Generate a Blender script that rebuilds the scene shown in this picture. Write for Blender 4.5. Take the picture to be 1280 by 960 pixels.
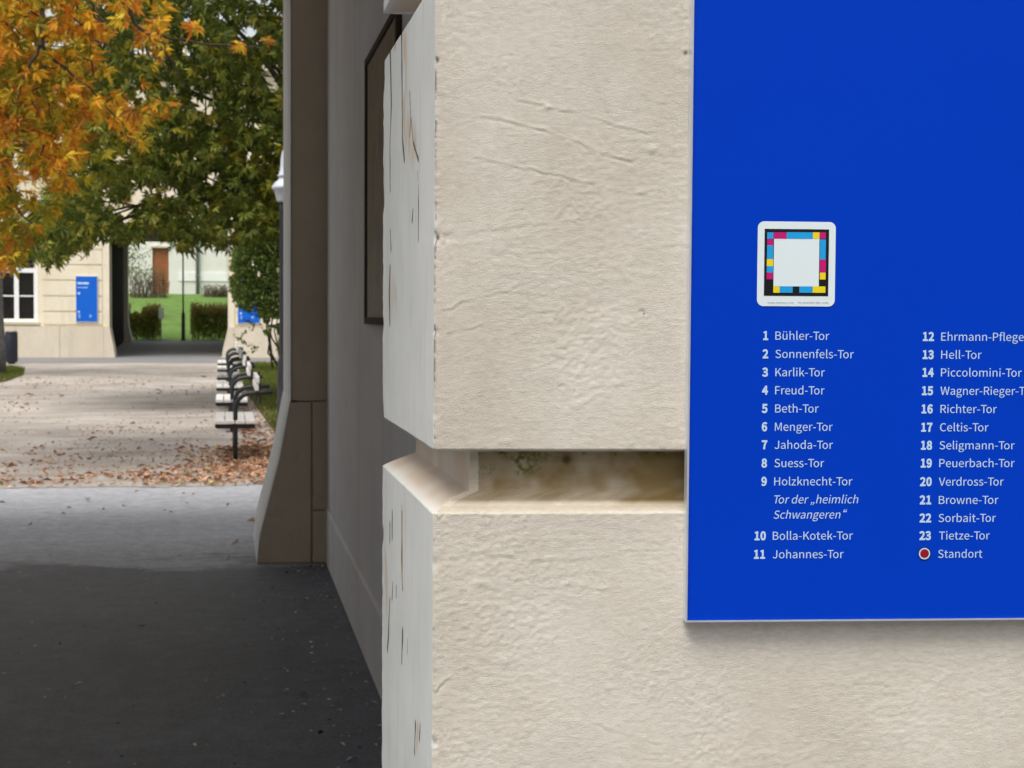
import bpy, bmesh, math, random
import numpy as np
from mathutils import Vector

for o in list(bpy.data.objects): bpy.data.objects.remove(o)
S = bpy.context.scene
COL = S.collection
rng = np.random.default_rng(7); random.seed(7)

# ------------------------------------------------------------------ camera, sky, sun, exposure
FPX, HEAD, PITCH, ROLL, EYE = 1920., math.radians(10.56), math.radians(2.5), math.radians(.36), 1.57
def _rx(t): c, s = math.cos(t), math.sin(t); return np.array([[1,0,0],[0,c,-s],[0,s,c]])
def _rz(t): c, s = math.cos(t), math.sin(t); return np.array([[c,-s,0],[s,c,0],[0,0,1]])
RC = _rz(-HEAD) @ _rx(math.pi/2 - PITCH) @ _rz(ROLL)
EYEP = np.array([0., 0., EYE])
cam = bpy.data.cameras.new('camera'); cam_o = bpy.data.objects.new('camera', cam); COL.objects.link(cam_o)
from mathutils import Matrix
M4 = Matrix([[*RC[0], 0], [*RC[1], 0], [*RC[2], EYE], [0, 0, 0, 1]])
cam_o.matrix_world = M4
cam.sensor_width = 36; cam.lens = 36 * FPX / 1280; cam.clip_start = .05; cam.clip_end = 2000
cam.dof.use_dof = True; cam.dof.focus_distance = 1.56; cam.dof.aperture_fstop = 24
S.camera = cam_o

SUN_EL, SUN_AZ = math.radians(64), math.radians(224)      # azimuth clockwise from +Y: behind the camera
w = bpy.data.worlds.new('World'); S.world = w; w.use_nodes = True
nt = w.node_tree; bg = nt.nodes['Background']
sky = nt.nodes.new('ShaderNodeTexSky'); sky.sky_type = 'NISHITA'; sky.sun_disc = False
sky.sun_elevation = SUN_EL; sky.sun_rotation = SUN_AZ; sky.air_density = 1.2; sky.dust_density = 4.0; sky.ozone_density = 1
hs = nt.nodes.new('ShaderNodeHueSaturation'); hs.inputs['Saturation'].default_value = .22; hs.inputs['Value'].default_value = 1.0
nt.links.new(sky.outputs[0], hs.inputs['Color']); nt.links.new(hs.outputs[0], bg.inputs['Color'])
bg.inputs['Strength'].default_value = .15
sl = bpy.data.lights.new('sun', 'SUN'); sl.energy = 2.1; sl.angle = math.radians(30); sl.color = (1, .95, .88)
so = bpy.data.objects.new('sun', sl); COL.objects.link(so)
sd = Vector((math.sin(SUN_AZ)*math.cos(SUN_EL), math.cos(SUN_AZ)*math.cos(SUN_EL), math.sin(SUN_EL)))
so.rotation_euler = sd.to_track_quat('Z', 'Y').to_euler()
S.view_settings.view_transform = 'Standard'; S.view_settings.look = 'None'; S.view_settings.exposure = 0.45; S.view_settings.gamma = 1
S.render.engine = 'CYCLES'
S.cycles.max_bounces = 8; S.cycles.diffuse_bounces = 5; S.cycles.use_denoising = True

def ray(x, y): return RC @ np.array([(x-640)/FPX, -(y-480)/FPX, -1.])
def onz(x, y, z=0.): d = ray(x, y); return EYEP + d*(z-EYE)/d[2]
def onY(x, y, Y): d = ray(x, y); return EYEP + d*Y/d[1]
def onX(x, y, X): d = ray(x, y); return EYEP + d*X/d[0]

# ------------------------------------------------------------------ object helpers
ORG = {}
def _link(o, parent):
    COL.objects.link(o)
    if parent is not None: o.parent = parent
def tag(o, label=None, cat=None, group=None, kind=None):
    if label: o['label'] = label
    if cat: o['category'] = cat
    if group: o['group'] = group
    if kind: o['kind'] = kind
    return o
def thing(name, loc, label, cat, group=None):
    o = bpy.data.objects.new(name, None); o.empty_display_size = .1; o.location = loc; COL.objects.link(o)
    ORG[o.name] = np.array(loc, float); return tag(o, label, cat, group)
def base_of(p):
    while p is not None and p.parent is not None: p = p.parent
    return ORG.get(p.name, np.zeros(3)) if p is not None else np.zeros(3)
def mesh(name, V, F, mat, parent=None, smooth=False, attrs=None, loc=None):
    """one mesh object; V in world coordinates"""
    V = np.asarray(V, float)
    off = base_of(parent) if parent is not None else (np.array(loc, float) if loc is not None else np.zeros(3))
    me = bpy.data.meshes.new(name)
    if isinstance(F, np.ndarray):
        n, k = F.shape
        me.vertices.add(len(V)); me.vertices.foreach_set('co', (V-off).astype(np.float32).ravel())
        me.loops.add(n*k); me.loops.foreach_set('vertex_index', F.astype(np.int32).ravel())
        me.polygons.add(n); me.polygons.foreach_set('loop_start', np.arange(0, n*k, k, dtype=np.int32))
        me.polygons.foreach_set('loop_total', np.full(n, k, dtype=np.int32))
        me.update(calc_edges=True)
    else:
        me.from_pydata([tuple(v) for v in (V-off)], [], [tuple(f) for f in F])
    if smooth: me.polygons.foreach_set('use_smooth', np.ones(len(me.polygons), dtype=bool))
    for k, a in (attrs or {}).items():
        a = np.asarray(a, np.float32)
        if a.ndim == 1:
            at = me.attributes.new(k, 'FLOAT', 'POINT'); at.data.foreach_set('value', a)
        else:
            at = me.attributes.new(k, 'FLOAT_COLOR', 'POINT')
            if a.shape[1] == 3: a = np.hstack([a, np.ones((len(a), 1), np.float32)])
            at.data.foreach_set('color', a.ravel())
    if mat is not None: me.materials.append(mat)
    me.validate(); me.update()
    o = bpy.data.objects.new(name, me)
    if loc is not None and parent is None: o.location = loc; ORG[o.name] = np.array(loc, float)
    _link(o, parent); return o

class MB:
    """collects shapes for ONE mesh object"""
    def __init__(s): s.V = []; s.F = []
    def add(s, V, F):
        b = len(s.V); s.V += [tuple(v) for v in V]; s.F += [tuple(i+b for i in f) for f in F]; return s
    def box(s, x0, x1, y0, y1, z0, z1, bev=0.):
        if bev <= 0:
            V = [(x, y, z) for z in (z0, z1) for y in (y0, y1) for x in (x0, x1)]
            return s.add(V, [(0,2,3,1), (4,5,7,6), (0,1,5,4), (2,6,7,3), (0,4,6,2), (1,3,7,5)])
        bm = bmesh.new(); bmesh.ops.create_cube(bm, size=1)
        for v in bm.verts: v.co = Vector(((x0+x1)/2+v.co.x*(x1-x0), (y0+y1)/2+v.co.y*(y1-y0), (z0+z1)/2+v.co.z*(z1-z0)))
        bmesh.ops.bevel(bm, geom=bm.edges[:], offset=bev, segments=2, profile=.5, affect='EDGES')
        bm.verts.ensure_lookup_table(); bm.verts.index_update()
        s.add([v.co[:] for v in bm.verts], [[v.index for v in f.verts] for f in bm.faces]); bm.free(); return s
    def prism(s, poly, axis, a, b):
        """poly of 2D points extruded along axis from a to b; axis 'y' -> (x,z), 'z' -> (x,y), 'x' -> (y,z)"""
        n = len(poly)
        mk = {'y': lambda p, t: (p[0], t, p[1]), 'z': lambda p, t: (p[0], p[1], t), 'x': lambda p, t: (t, p[0], p[1])}[axis]
        V = [mk(p, a) for p in poly] + [mk(p, b) for p in poly]
        return s.add(V, [tuple(range(n))[::-1], tuple(range(n, 2*n))] + [(i, (i+1) % n, n+(i+1) % n, n+i) for i in range(n)])
    def tube(s, pts, rad, n=10, caps=True):
        P = [np.array(p, float) for p in pts]; R = rad if hasattr(rad, '__len__') else [rad]*len(P)
        V = []; up = np.array([.13, .37, .92]); prev = None
        for i, p in enumerate(P):
            t = P[min(i+1, len(P)-1)] - P[max(i-1, 0)]; t /= np.linalg.norm(t)+1e-9
            a = np.cross(t, up if prev is None else prev)
            if np.linalg.norm(a) < 1e-3: a = np.cross(t, (1, 0, 0))
            a /= np.linalg.norm(a); b = np.cross(a, t); prev = b
            for k in range(n):
                q = 2*math.pi*k/n; V.append(p + R[i]*(math.cos(q)*a + math.sin(q)*b))
        F = [(i*n+k, i*n+(k+1) % n, (i+1)*n+(k+1) % n, (i+1)*n+k) for i in range(len(P)-1) for k in range(n)]
        if caps: F += [tuple(range(n))[::-1], tuple((len(P)-1)*n+k for k in range(n))]
        return s.add(V, F)
    def lathe(s, c, prof, n=20):
        V = [(c[0]+r*math.cos(2*math.pi*k/n), c[1]+r*math.sin(2*math.pi*k/n), c[2]+z) for r, z in prof for k in range(n)]
        F = [(i*n+k, i*n+(k+1) % n, (i+1)*n+(k+1) % n, (i+1)*n+k) for i in range(len(prof)-1) for k in range(n)]
        F += [tuple(range(n))[::-1], tuple((len(prof)-1)*n+k for k in range(n))]
        return s.add(V, F)
    def build(s, name, mat, parent=None, smooth=False, loc=None): return mesh(name, s.V, s.F, mat, parent, smooth, None, loc)

# ------------------------------------------------------------------ materials
def lin(r, g, b):
    f = lambda c: c/12.92 if c <= .04045 else ((c+.055)/1.055)**2.4
    return (f(r/255), f(g/255), f(b/255), 1)
class N:
    def __init__(s, name):
        s.m = bpy.data.materials.new(name); s.m.use_nodes = True; s.t = s.m.node_tree; s.b = s.t.nodes['Principled BSDF']
        s.co = s.t.nodes.new('ShaderNodeTexCoord')
    def new(s, ty, **kw):
        n = s.t.nodes.new(ty)
        for k, v in kw.items(): setattr(n, k, v)
        return n
    def l(s, a, b): s.t.links.new(a, b)
    def noise(s, scale, detail=4, rough=.55, stretch=(1, 1, 1)):
        mp = s.new('ShaderNodeMapping'); mp.inputs['Scale'].default_value = stretch; s.l(s.co.outputs['Object'], mp.inputs[0])
        n = s.new('ShaderNodeTexNoise'); n.inputs['Scale'].default_value = scale; n.inputs['Detail'].default_value = detail
        n.inputs['Roughness'].default_value = rough; s.l(mp.outputs[0], n.inputs['Vector']); return n.outputs['Fac']
    def ramp(s, fac, stops):
        r = s.new('ShaderNodeValToRGB'); e = r.color_ramp.elements
        while len(e) < len(stops): e.new(.5)
        for i, (p, c) in enumerate(stops): e[i].position = p; e[i].color = c if len(c) == 4 else (*c, 1)
        s.l(fac, r.inputs[0]); return r.outputs[0]
    def mix(s, fac, a, b, mode='MIX'):
        m = s.new('ShaderNodeMix', data_type='RGBA', blend_type=mode)
        for sock, v in ((m.inputs[0], fac), (m.inputs[6], a), (m.inputs[7], b)):
            if isinstance(v, (int, float)): sock.default_value = v
            elif isinstance(v, tuple): sock.default_value = v
            else: s.l(v, sock)
        return m.outputs[2]
    def attr(s, name, fac=True):
        a = s.new('ShaderNodeAttribute', attribute_name=name); return a.outputs['Fac' if fac else 'Color']
    def bump(s, h, strength=.5, dist=.01):
        b = s.new('ShaderNodeBump'); b.inputs['Strength'].default_value = strength; b.inputs['Distance'].default_value = dist
        s.l(h, b.inputs['Height'])
        if s.b.inputs['Normal'].is_linked: s.l(s.b.inputs['Normal'].links[0].from_socket, b.inputs['Normal'])
        s.l(b.outputs[0], s.b.inputs['Normal'])
    def color(s, c):
        if isinstance(c, tuple): s.b.inputs['Base Color'].default_value = c
        else: s.l(c, s.b.inputs['Base Color'])
    def set(s, rough=.8, spec=.3, metal=0.):
        s.b.inputs['Roughness'].default_value = rough; s.b.inputs['Specular IOR Level'].default_value = spec; s.b.inputs['Metallic'].default_value = metal
        return s.m

def simple(name, c, rough=.7, spec=.3, metal=0., var=.15, scale=6., bump=0., bscale=80.):
    n = N(name); f = n.noise(scale, 5)
    d = tuple(x*(1-var) for x in c[:3]) + (1,); e = tuple(min(1, x*(1+var)) for x in c[:3]) + (1,)
    n.color(n.ramp(f, [(.3, d), (.7, e)]))
    if bump: n.bump(n.noise(bscale, 4), bump, .004)
    return n.set(rough, spec, metal)

def m_plaster_face():
    n = N('cream_render')
    base = n.ramp(n.noise(5, 5), [(.3, lin(208, 200, 186)), (.7, lin(222, 215, 202))])
    base = n.mix(n.ramp(n.noise(70, 4, .6, (1, 1, 2.2)), [(.35, (1, 1, 1)), (.75, (.86, .85, .82))]), base, base) if False else base
    fine = n.ramp(n.noise(220, 3, .6, (.5, .5, 1.6)), [(.3, (.88, .87, .85)), (.62, (1, 1, 1))])
    base = n.mix(1., base, fine, 'MULTIPLY')
    base = n.mix(n.attr('groove_tint'), base, lin(132, 112, 72))  # brown of the groove: stain with shade mixed into the colour
    base = n.mix(n.attr('moss'), base, lin(84, 92, 34))
    base = n.mix(n.attr('hole'), base, lin(58, 50, 40))
    stain = n.ramp(n.noise(3.2, 7, .68, (1, 1, .45)), [(.36, (.93, .92, .905)), (.56, (1.03, 1.03, 1.03))])
    base = n.mix(1., base, stain, 'MULTIPLY')
    worn = n.ramp(n.noise(13, 6, .7), [(.60, (0, 0, 0)), (.68, (.30, .30, .30))]); base = n.mix(worn, base, lin(226, 222, 214))
    pit = n.ramp(n.noise(330, 2, .5), [(.70, (0, 0, 0)), (.76, (.38, .38, .38))]); base = n.mix(pit, base, lin(150, 138, 118))
    n.color(base)
    gm = n.ramp(n.noise(11, 4, .6), [(.3, (.25, .25, .25)), (.65, (1, 1, 1))])     # smooth and grainy patches
    n.bump(n.mix(1., n.noise(640, 5, .66, (.6, .6, 1.15)), gm, 'MULTIPLY'), .48, .0020)
    n.bump(n.noise(1400, 3, .65), .40, .0007)
    return n.set(.82, .25)
def m_reveal():
    n = N('grey_white_paint')
    base = n.ramp(n.noise(9, 5), [(.3, lin(216, 218, 214)), (.7, lin(229, 230, 226))])
    base = n.mix(n.ramp(n.noise(60, 4, .6, (1, 1, .12)), [(.55, (0, 0, 0)), (.75, (.35, .35, .35))]), base, lin(178, 178, 172))
    base = n.mix(n.attr('bare'), base, lin(206, 186, 158))
    base = n.mix(n.attr('groove_tint'), base, lin(206, 190, 172))
    base = n.mix(n.attr('crack'), base, lin(44, 30, 20))
    n.color(base); n.bump(n.noise(160, 4, .6, (1, 1, .3)), .25, .002)
    return n.set(.7, .3)
MAT = {}
MAT['face'] = m_plaster_face(); MAT['reveal'] = m_reveal()
def plaster(name, a, b, sc=1.2, bump=.2, rough=.85):
    n = N(name); c = n.ramp(n.noise(sc, 6, .6), [(.3, a), (.7, b)])
    c = n.mix(n.ramp(n.noise(.9, 6, .7, (3, 3, .35)), [(.52, (0, 0, 0)), (.8, (.45, .45, .45))]), c, tuple(x*.66 for x in a[:3])+(1,))
    c = n.mix(n.ramp(n.noise(7, 5, .7), [(.56, (0, 0, 0)), (.66, (.3, .3, .3))]), c, tuple(x*.8 for x in a[:3])+(1,))
    n.color(c); n.bump(n.noise(60, 5), bump, .006); return n.set(rough, .2)
MAT['passage'] = plaster('passage_plaster', lin(232, 229, 227), lin(244, 242, 240), 1.5)
MAT['jamb'] = plaster('jamb_plaster', lin(196, 182, 160), lin(212, 198, 176), 1.5)
MAT['jamb_light'] = plaster('lit_jamb_side', lin(222, 221, 215), lin(234, 233, 228), 2.)  # court daylight put into this paler colour of the jamb's side
MAT['plaster_far'] = plaster('facade_plaster', lin(222, 211, 185), lin(236, 227, 206), .5)
MAT['plinth_far'] = plaster('plinth_plaster', lin(204, 192, 170), lin(218, 207, 188), .6)
MAT['white_far'] = plaster('white_plaster', lin(214, 212, 204), lin(236, 234, 228), .4)
MAT['white'] = simple('white_paint', lin(236, 236, 234), .5, .4, var=.04)
MAT['ceil'] = plaster('ceiling_plaster', lin(222, 218, 214), lin(236, 232, 228), .8)
MAT['black'] = simple('black_metal', (.012, .013, .016, 1), .45, .5, var=.25, scale=20)
MAT['shade_black'] = simple('passage_shade_black', (.008, .007, .006, 1), .9, .08, var=.3, scale=8)  # near-black that stands in for deep passage shade
MAT['navy'] = simple('dark_navy_metal', (.012, .018, .035, 1), .45, .5, var=.2)
MAT['alu'] = simple('aluminium', (.72, .76, .82, 1), .35, .5, .6, .06, 30)
MAT['blue'] = simple('blue_sign_enamel', (.0, .045, .53, 1), .36, .10, var=.015, scale=3)
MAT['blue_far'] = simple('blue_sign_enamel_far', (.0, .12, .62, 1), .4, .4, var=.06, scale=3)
MAT['ink'] = simple('white_lettering', lin(190, 218, 242), .5, .3, var=.02)
MAT['sticker'] = simple('sticker_white', lin(226, 238, 240), .4, .4, var=.02)
MAT['black_ink'] = simple('black_ink', (.006, .006, .008, 1), .5, .3, var=.1)
MAT['cyan'] = simple('cyan_ink', lin(28, 160, 226), .5, .3, var=.03)
MAT['magenta'] = simple('magenta_ink', lin(196, 18, 116), .5, .3, var=.03)
MAT['yellow'] = simple('yellow_ink', lin(238, 214, 28), .5, .3, var=.03)
MAT['red'] = simple('dark_red_ink', lin(150, 12, 34), .4, .4, var=.05)
MAT['grey_ink'] = simple('grey_ink', lin(120, 128, 140), .5, .3, var=.05)
MAT['bark'] = simple('bark', (.055, .042, .032, 1), .9, .2, var=.45, scale=14, bump=.6, bscale=30)
MAT['bark_grey'] = simple('grey_bark', (.16, .15, .145, 1), .9, .2, var=.3, scale=10, bump=.6, bscale=30)
MAT['glass_dark'] = simple('dark_glass', (.012, .012, .012, 1), .06, .6, var=.3, scale=2)
MAT['door'] = simple('brown_wood', lin(150, 92, 58), .6, .3, var=.15, scale=5)
MAT['slat'] = simple('weathered_bench_wood', lin(222, 219, 216), .4, .5, var=.12, scale=12)
MAT['lantern'] = simple('pale_grey_enamel', lin(178, 184, 196), .5, .4, var=.1)
MAT['zinc'] = simple('zinc', lin(140, 146, 152), .5, .5, .3, .1)
MAT['zinc_roof'] = simple('pale_zinc_roof', lin(186, 190, 194), .55, .4, .1, .08)
MAT['roof'] = simple('roof_tiles', lin(132, 70, 50), .8, .2, var=.25)
MAT['frame_brown'] = simple('dark_brown_frame', (.05, .034, .02, 1), .75, .15, var=.3)
def m_asphalt(name, a, b, rough=.55, spec=.5):
    n = N(name); c = n.ramp(n.noise(.7, 5, .6), [(.3, a), (.7, b)])
    sp = n.ramp(n.noise(160, 2, .5), [(.34, (.55, .55, .55)), (.5, (1, 1, 1)), (.72, (1.0, 1.0, 1.0)), (.78, (2.2, 2.2, 2.2))])
    c = n.mix(1., c, sp, 'MULTIPLY'); n.color(c)
    n.bump(n.noise(140, 4), .5, .006); n.bump(n.noise(3, 4), .2, .02); return n.set(rough, spec)
MAT['asphalt'] = m_asphalt('asphalt', (.125, .128, .136, 1), (.175, .177, .187, 1), .5, .6)
def m_asphalt_yard():          # passage shade put into the colour: dark inside, pale outside, ragged edge
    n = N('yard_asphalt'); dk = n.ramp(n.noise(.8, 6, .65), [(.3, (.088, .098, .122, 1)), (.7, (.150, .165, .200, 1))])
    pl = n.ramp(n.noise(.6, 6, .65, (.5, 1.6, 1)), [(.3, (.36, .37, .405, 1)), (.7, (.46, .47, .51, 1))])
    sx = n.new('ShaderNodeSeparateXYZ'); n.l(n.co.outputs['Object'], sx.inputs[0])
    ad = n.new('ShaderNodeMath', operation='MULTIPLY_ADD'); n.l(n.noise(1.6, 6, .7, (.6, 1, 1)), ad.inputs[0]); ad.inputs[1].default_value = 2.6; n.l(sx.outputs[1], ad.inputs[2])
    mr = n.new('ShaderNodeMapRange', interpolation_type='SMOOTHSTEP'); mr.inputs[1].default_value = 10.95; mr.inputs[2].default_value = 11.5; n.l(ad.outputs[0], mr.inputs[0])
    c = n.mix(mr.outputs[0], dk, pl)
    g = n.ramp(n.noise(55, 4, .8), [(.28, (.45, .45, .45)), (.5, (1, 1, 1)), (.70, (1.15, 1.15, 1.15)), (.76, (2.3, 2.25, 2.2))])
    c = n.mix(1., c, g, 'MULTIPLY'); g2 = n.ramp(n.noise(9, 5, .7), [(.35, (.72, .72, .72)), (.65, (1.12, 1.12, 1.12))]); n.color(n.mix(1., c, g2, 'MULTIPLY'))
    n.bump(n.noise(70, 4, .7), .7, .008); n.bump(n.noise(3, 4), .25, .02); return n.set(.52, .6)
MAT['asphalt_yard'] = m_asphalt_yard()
MAT['asphalt_pale'] = m_asphalt('pale_asphalt', (.17, .17, .175, 1), (.22, .22, .225, 1), .7, .4)
MAT['asphalt_mid'] = m_asphalt('worn_asphalt', (.30, .30, .315, 1), (.40, .40, .415, 1), .5, .7)
def m_gravel():
    n = N('gravel'); c = n.ramp(n.noise(.35, 6, .65, (1, .6, 1)), [(.3, lin(150, 143, 137)), (.5, lin(171, 164, 157)), (.72, lin(188, 182, 175))])
    sp = n.ramp(n.noise(34, 5, .75), [(.3, (.42, .39, .37)), (.5, (1, 1, 1)), (.72, (1.3, 1.3, 1.3))])
    c = n.mix(1., c, sp, 'MULTIPLY'); mud = n.ramp(n.noise(1.1, 6, .7, (.6, 1.6, 1)), [(.42, (1, 1, 1)), (.7, (.62, .58, .54))]); n.color(n.mix(1., c, mud, 'MULTIPLY')); n.bump(n.noise(45, 4, .6), .8, .02); return n.set(.9, .2)
MAT['gravel'] = m_gravel()
def m_soil():
    n = N('leafy_soil'); n.color(n.ramp(n.noise(1.3, 6, .65), [(.3, (.03, .022, .014, 1)), (.55, (.05, .06, .02, 1)), (.75, (.06, .075, .024, 1))])); n.bump(n.noise(30, 4), .6, .03); return n.set(.95, .1)
MAT['soil'] = m_soil()
def m_lawn():
    n = N('lawn'); n.color(n.ramp(n.noise(1.4, 8, .75), [(.3, (.055, .12, .025, 1)), (.7, (.15, .24, .055, 1))])); n.bump(n.noise(14, 5), .6, .08); return n.set(.9, .15)
MAT['lawn'] = m_lawn()
def m_leaf(name, trans=.5):
    n = N(name); c = n.attr('col', False); n.color(c); n.set(.6, .16)
    t = n.new('ShaderNodeBsdfTranslucent'); n.l(c, t.inputs[0]); mx = n.new('ShaderNodeMixShader'); mx.inputs[0].default_value = trans
    out = [x for x in n.t.nodes if x.type == 'OUTPUT_MATERIAL'][0]
    n.l(n.b.outputs[0], mx.inputs[1]); n.l(t.outputs[0], mx.inputs[2]); n.l(mx.outputs[0], out.inputs[0]); return n.m
MAT['leaf'] = m_leaf('foliage')
MAT['litter'] = m_leaf('leaf_litter', .1)
def m_poster():
    n = N('dim_notice_print'); n.color(n.ramp(n.noise(3.5, 3, .5), [(.35, lin(60, 44, 26)), (.5, lin(96, 80, 44)), (.62, lin(70, 66, 60)), (.75, lin(120, 112, 104))])); return n.set(.5, .25)
MAT['poster'] = m_poster()

# ------------------------------------------------------------------ value noise for real relief
def vnoise(x, y, seed):
    r = np.random.default_rng(seed); T = r.random((256, 256)).astype(np.float32)
    xi = np.floor(x).astype(int); yi = np.floor(y).astype(int); fx = x-xi; fy = y-yi
    fx = fx*fx*(3-2*fx); fy = fy*fy*(3-2*fy)
    a = T[xi % 256, yi % 256]; b = T[(xi+1) % 256, yi % 256]; c = T[xi % 256, (yi+1) % 256]; d = T[(xi+1) % 256, (yi+1) % 256]
    return (a*(1-fx)+b*fx)*(1-fy) + (c*(1-fx)+d*fx)*fy - .5
def dist_poly(x, y, pts):
    D = np.full(x.shape, 1e9); 
    for (ax, ay), (bx, by) in zip(pts[:-1], pts[1:]):
        dx, dy = bx-ax, by-ay; L = dx*dx+dy*dy+1e-12
        t = np.clip(((x-ax)*dx+(y-ay)*dy)/L, 0, 1); D = np.minimum(D, np.hypot(x-ax-t*dx, y-ay-t*dy))
    return D

# ------------------------------------------------------------------ ground sheets
def sheet(name, poly, z, mat, kind='structure'):
    o = mesh(name, [(x, y, z) for x, y in poly], [tuple(range(len(poly)))], mat); o['kind'] = kind; return o
YC, YG, YS, YF = 14.55, 14.5, 50.8, 57.5          # end of asphalt, start and end of gravel, far facade
XW = .631                                          # right passage wall
XJ = .411                                          # exit jamb's left side
YJ = 9.81
sheet('ground', [(-400, -300), (400, -300), (400, 500), (-400, 500)], -.012, MAT['soil'])
# asphalt in front, through the passage and outside it
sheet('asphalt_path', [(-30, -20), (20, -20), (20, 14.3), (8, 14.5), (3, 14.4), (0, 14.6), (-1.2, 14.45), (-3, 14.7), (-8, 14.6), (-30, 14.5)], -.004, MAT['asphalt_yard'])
_e = [(x, 14.46+.95*float(vnoise(np.array(x*1.3+40), np.array(.5), 3))+.30*float(vnoise(np.array(x*5.+90), np.array(.5), 4))) for x in np.arange(-12, 1.2, .12)]
sheet('gravel_court', [(-40, 14.3)] + _e + [(.75, 16), (.65, 20), (.45, 30), (.35, 40), (.4, 51.5), (-40, 51.5)], 0., MAT['gravel'])
sheet('facade_pavement', [(-60, 51.0), (-6, 51.2), (-3.5, 51.5), (0, 51.1), (40, 51.3), (40, 58.5), (-60, 58.5)], .008, MAT['asphalt_pale'])

# ------------------------------------------------------------------ near gate building
TH = -HEAD + math.radians(4.0)                     # direction of the near wall face
U = np.array([math.cos(TH), math.sin(TH), 0]); W = np.array([-math.sin(TH), math.cos(TH), 0])   # along the wall, into the wall
K = EYEP + ray(542, 480)*1.54; K[2] = 0            # corner of the pier
RD = .51                                           # depth of the reveal
Yh = np.array([0, 1., 0]); Xh = np.array([1., 0, 0])
B = K + RD*Yh
def on_wall(px, py, proud=0.):
    """pixel -> (s along wall, z) on the near wall plane"""
    d = ray(px, py); n = -W; P0 = K + n*proud
    t = np.dot(P0-EYEP, n)/np.dot(d, n); p = EYEP + d*t
    return float(np.dot(p-P0, U)), float(p[2])
def on_reveal(px, py): p = onX(px, py, K[0]); return float(p[1]-K[1]), float(p[2])

gate = thing('gate_building', (0.6, 1.6, 0), 'cream rendered gate building with rusticated corner pier beside its dark drive-through passage', 'building')

G = [(.838, .898), (1.374, 1.434), (1.906, 1.966), (2.44, 2.50), (2.975, 3.035), (3.51, 3.57)]   # grooves
def profile(z, depth, rise, ex):
    d = np.zeros_like(z)
    for a, b in G:
        up = np.clip((b+.0015-z)/.003, 0, 1)                    # crisp upper lip
        lo = np.clip((z-(a-.003))/rise, 0, 1)**ex               # sloped and rounded lower shoulder
        d = np.maximum(d, depth*np.minimum(up, lo))
    return d
zz = np.concatenate([np.arange(0, 1.07, .02), np.arange(1.07, 1.99, .0016), np.arange(1.99, 4.21, .02)])
zz = np.unique(np.concatenate([zz] + [np.linspace(a-.006, b+.004, 24) for a, b in G]).round(5))
ss = np.concatenate([np.arange(0, .02, .0008), np.arange(.02, .66, .0016), np.arange(.66, 1.6, .05), [1.6, 2.2, 3, 5, 8]])
GF, GR = .024, .040                                # grooves: depth in the face and in the reveal
dz = profile(zz, GF, .011, 1.5); dzr = profile(zz, GR, .021, 1.15)
# chipped arris: shared by face and reveal
rough_edge = np.abs(vnoise(zz*210, zz*0+3, 5))*.0024 + np.abs(vnoise(zz*520, zz*0+3, 7))*.0016 + np.clip(vnoise(zz*70, zz*0+9, 6)-.18, 0, 1)*.005
chips = 0
for py, r, dpt in ((75, .003, .003), (297, .005, .005), (415, .003, .003), (705, .006, .003), (930, .005, .004)):
    zc = on_wall(541, py)[1]; chips = np.maximum(chips, dpt*np.exp(-((zz-zc)/r)**2))
rough_edge = rough_edge*np.clip(.45 + 1.6*vnoise(zz*21, zz*0+6, 8), .12, 1.4)
edge = (rough_edge*.55 + chips*.45)*np.where(dz < .002, 1, .3)
mit = W*1.0 + Xh*((1 - W[0]*0)/1.0)                 # mitre at the front corner: inwards along both normals
# solve mitre m with m.W=1 (into face) and m.X=1 (into reveal)
mit = np.array([1.0, (1-W[0])/W[1], 0]); mit2 = np.array([1.0, -1.0, 0])

def grid_faces(nr, nc, flip=False):
    i = np.arange(nr-1)[:, None]; j = np.arange(nc-1)[None, :]; a = i*nc+j
    f = np.stack([a, a+1, a+nc+1, a+nc], -1).reshape(-1, 4); return f[:, ::-1] if flip else f

# --- cream face
SS, ZZ = np.meshgrid(ss, zz)
gr_ = np.clip(.55+1.5*vnoise(SS*11, ZZ*11, 16), .15, 1.2)
h = vnoise(SS*24, ZZ*60, 11)*.00012 + vnoise(SS*95, ZZ*260, 12)*.00030*gr_ + vnoise(SS*9, ZZ*14, 13)*.0008 + vnoise(SS*220, ZZ*420, 14)*.00042*gr_ + np.clip(vnoise(SS*120, ZZ*200, 15)-.34, 0, 1)*.0025
patch = np.clip(vnoise(SS*14, ZZ*16, 21)*3, 0, 1); h += patch*vnoise(SS*300, ZZ*300, 22)*.0008      # coarser pitted patches
WSX = vnoise(SS*90, ZZ*90, 17)*.003; WSZ = vnoise(SS*110, ZZ*110, 18)*.0034 + vnoise(SS*32, ZZ*32, 19)*.003
def scratch(pts, wd, amp, ridge=True):
    global h
    q = [on_wall(*p) for p in pts]; amp = amp*.34*np.clip(.9+2.4*vnoise(SS*75, ZZ*75, int(pts[0][0])), 0, 1.8); wd = wd*.75; D = dist_poly(SS+WSX, ZZ+WSZ, q)
    h += -amp*np.exp(-(D/wd)**2)
    if ridge: D2 = dist_poly(SS+WSX, ZZ+WSZ, [(a, b+2.2*wd) for a, b in q]); h += amp*.9*np.exp(-(D2/(1.3*wd))**2)
scratch([(604, 147), (640, 155), (680, 166), (720, 180), (755, 194), (790, 206)], .0016, .0016)
scratch([(594, 198), (620, 205), (660, 213), (700, 224), (740, 232)], .0016, .0012)
scratch([(650, 127), (678, 133)], .0014, .0012); scratch([(700, 138), (760, 155), (810, 170)], .0014, .0010)
scratch([(554, 390), (600, 372), (650, 360)], .0018, .0009); scratch([(560, 420), (640, 398), (700, 390)], .0018, .0008)
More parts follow.
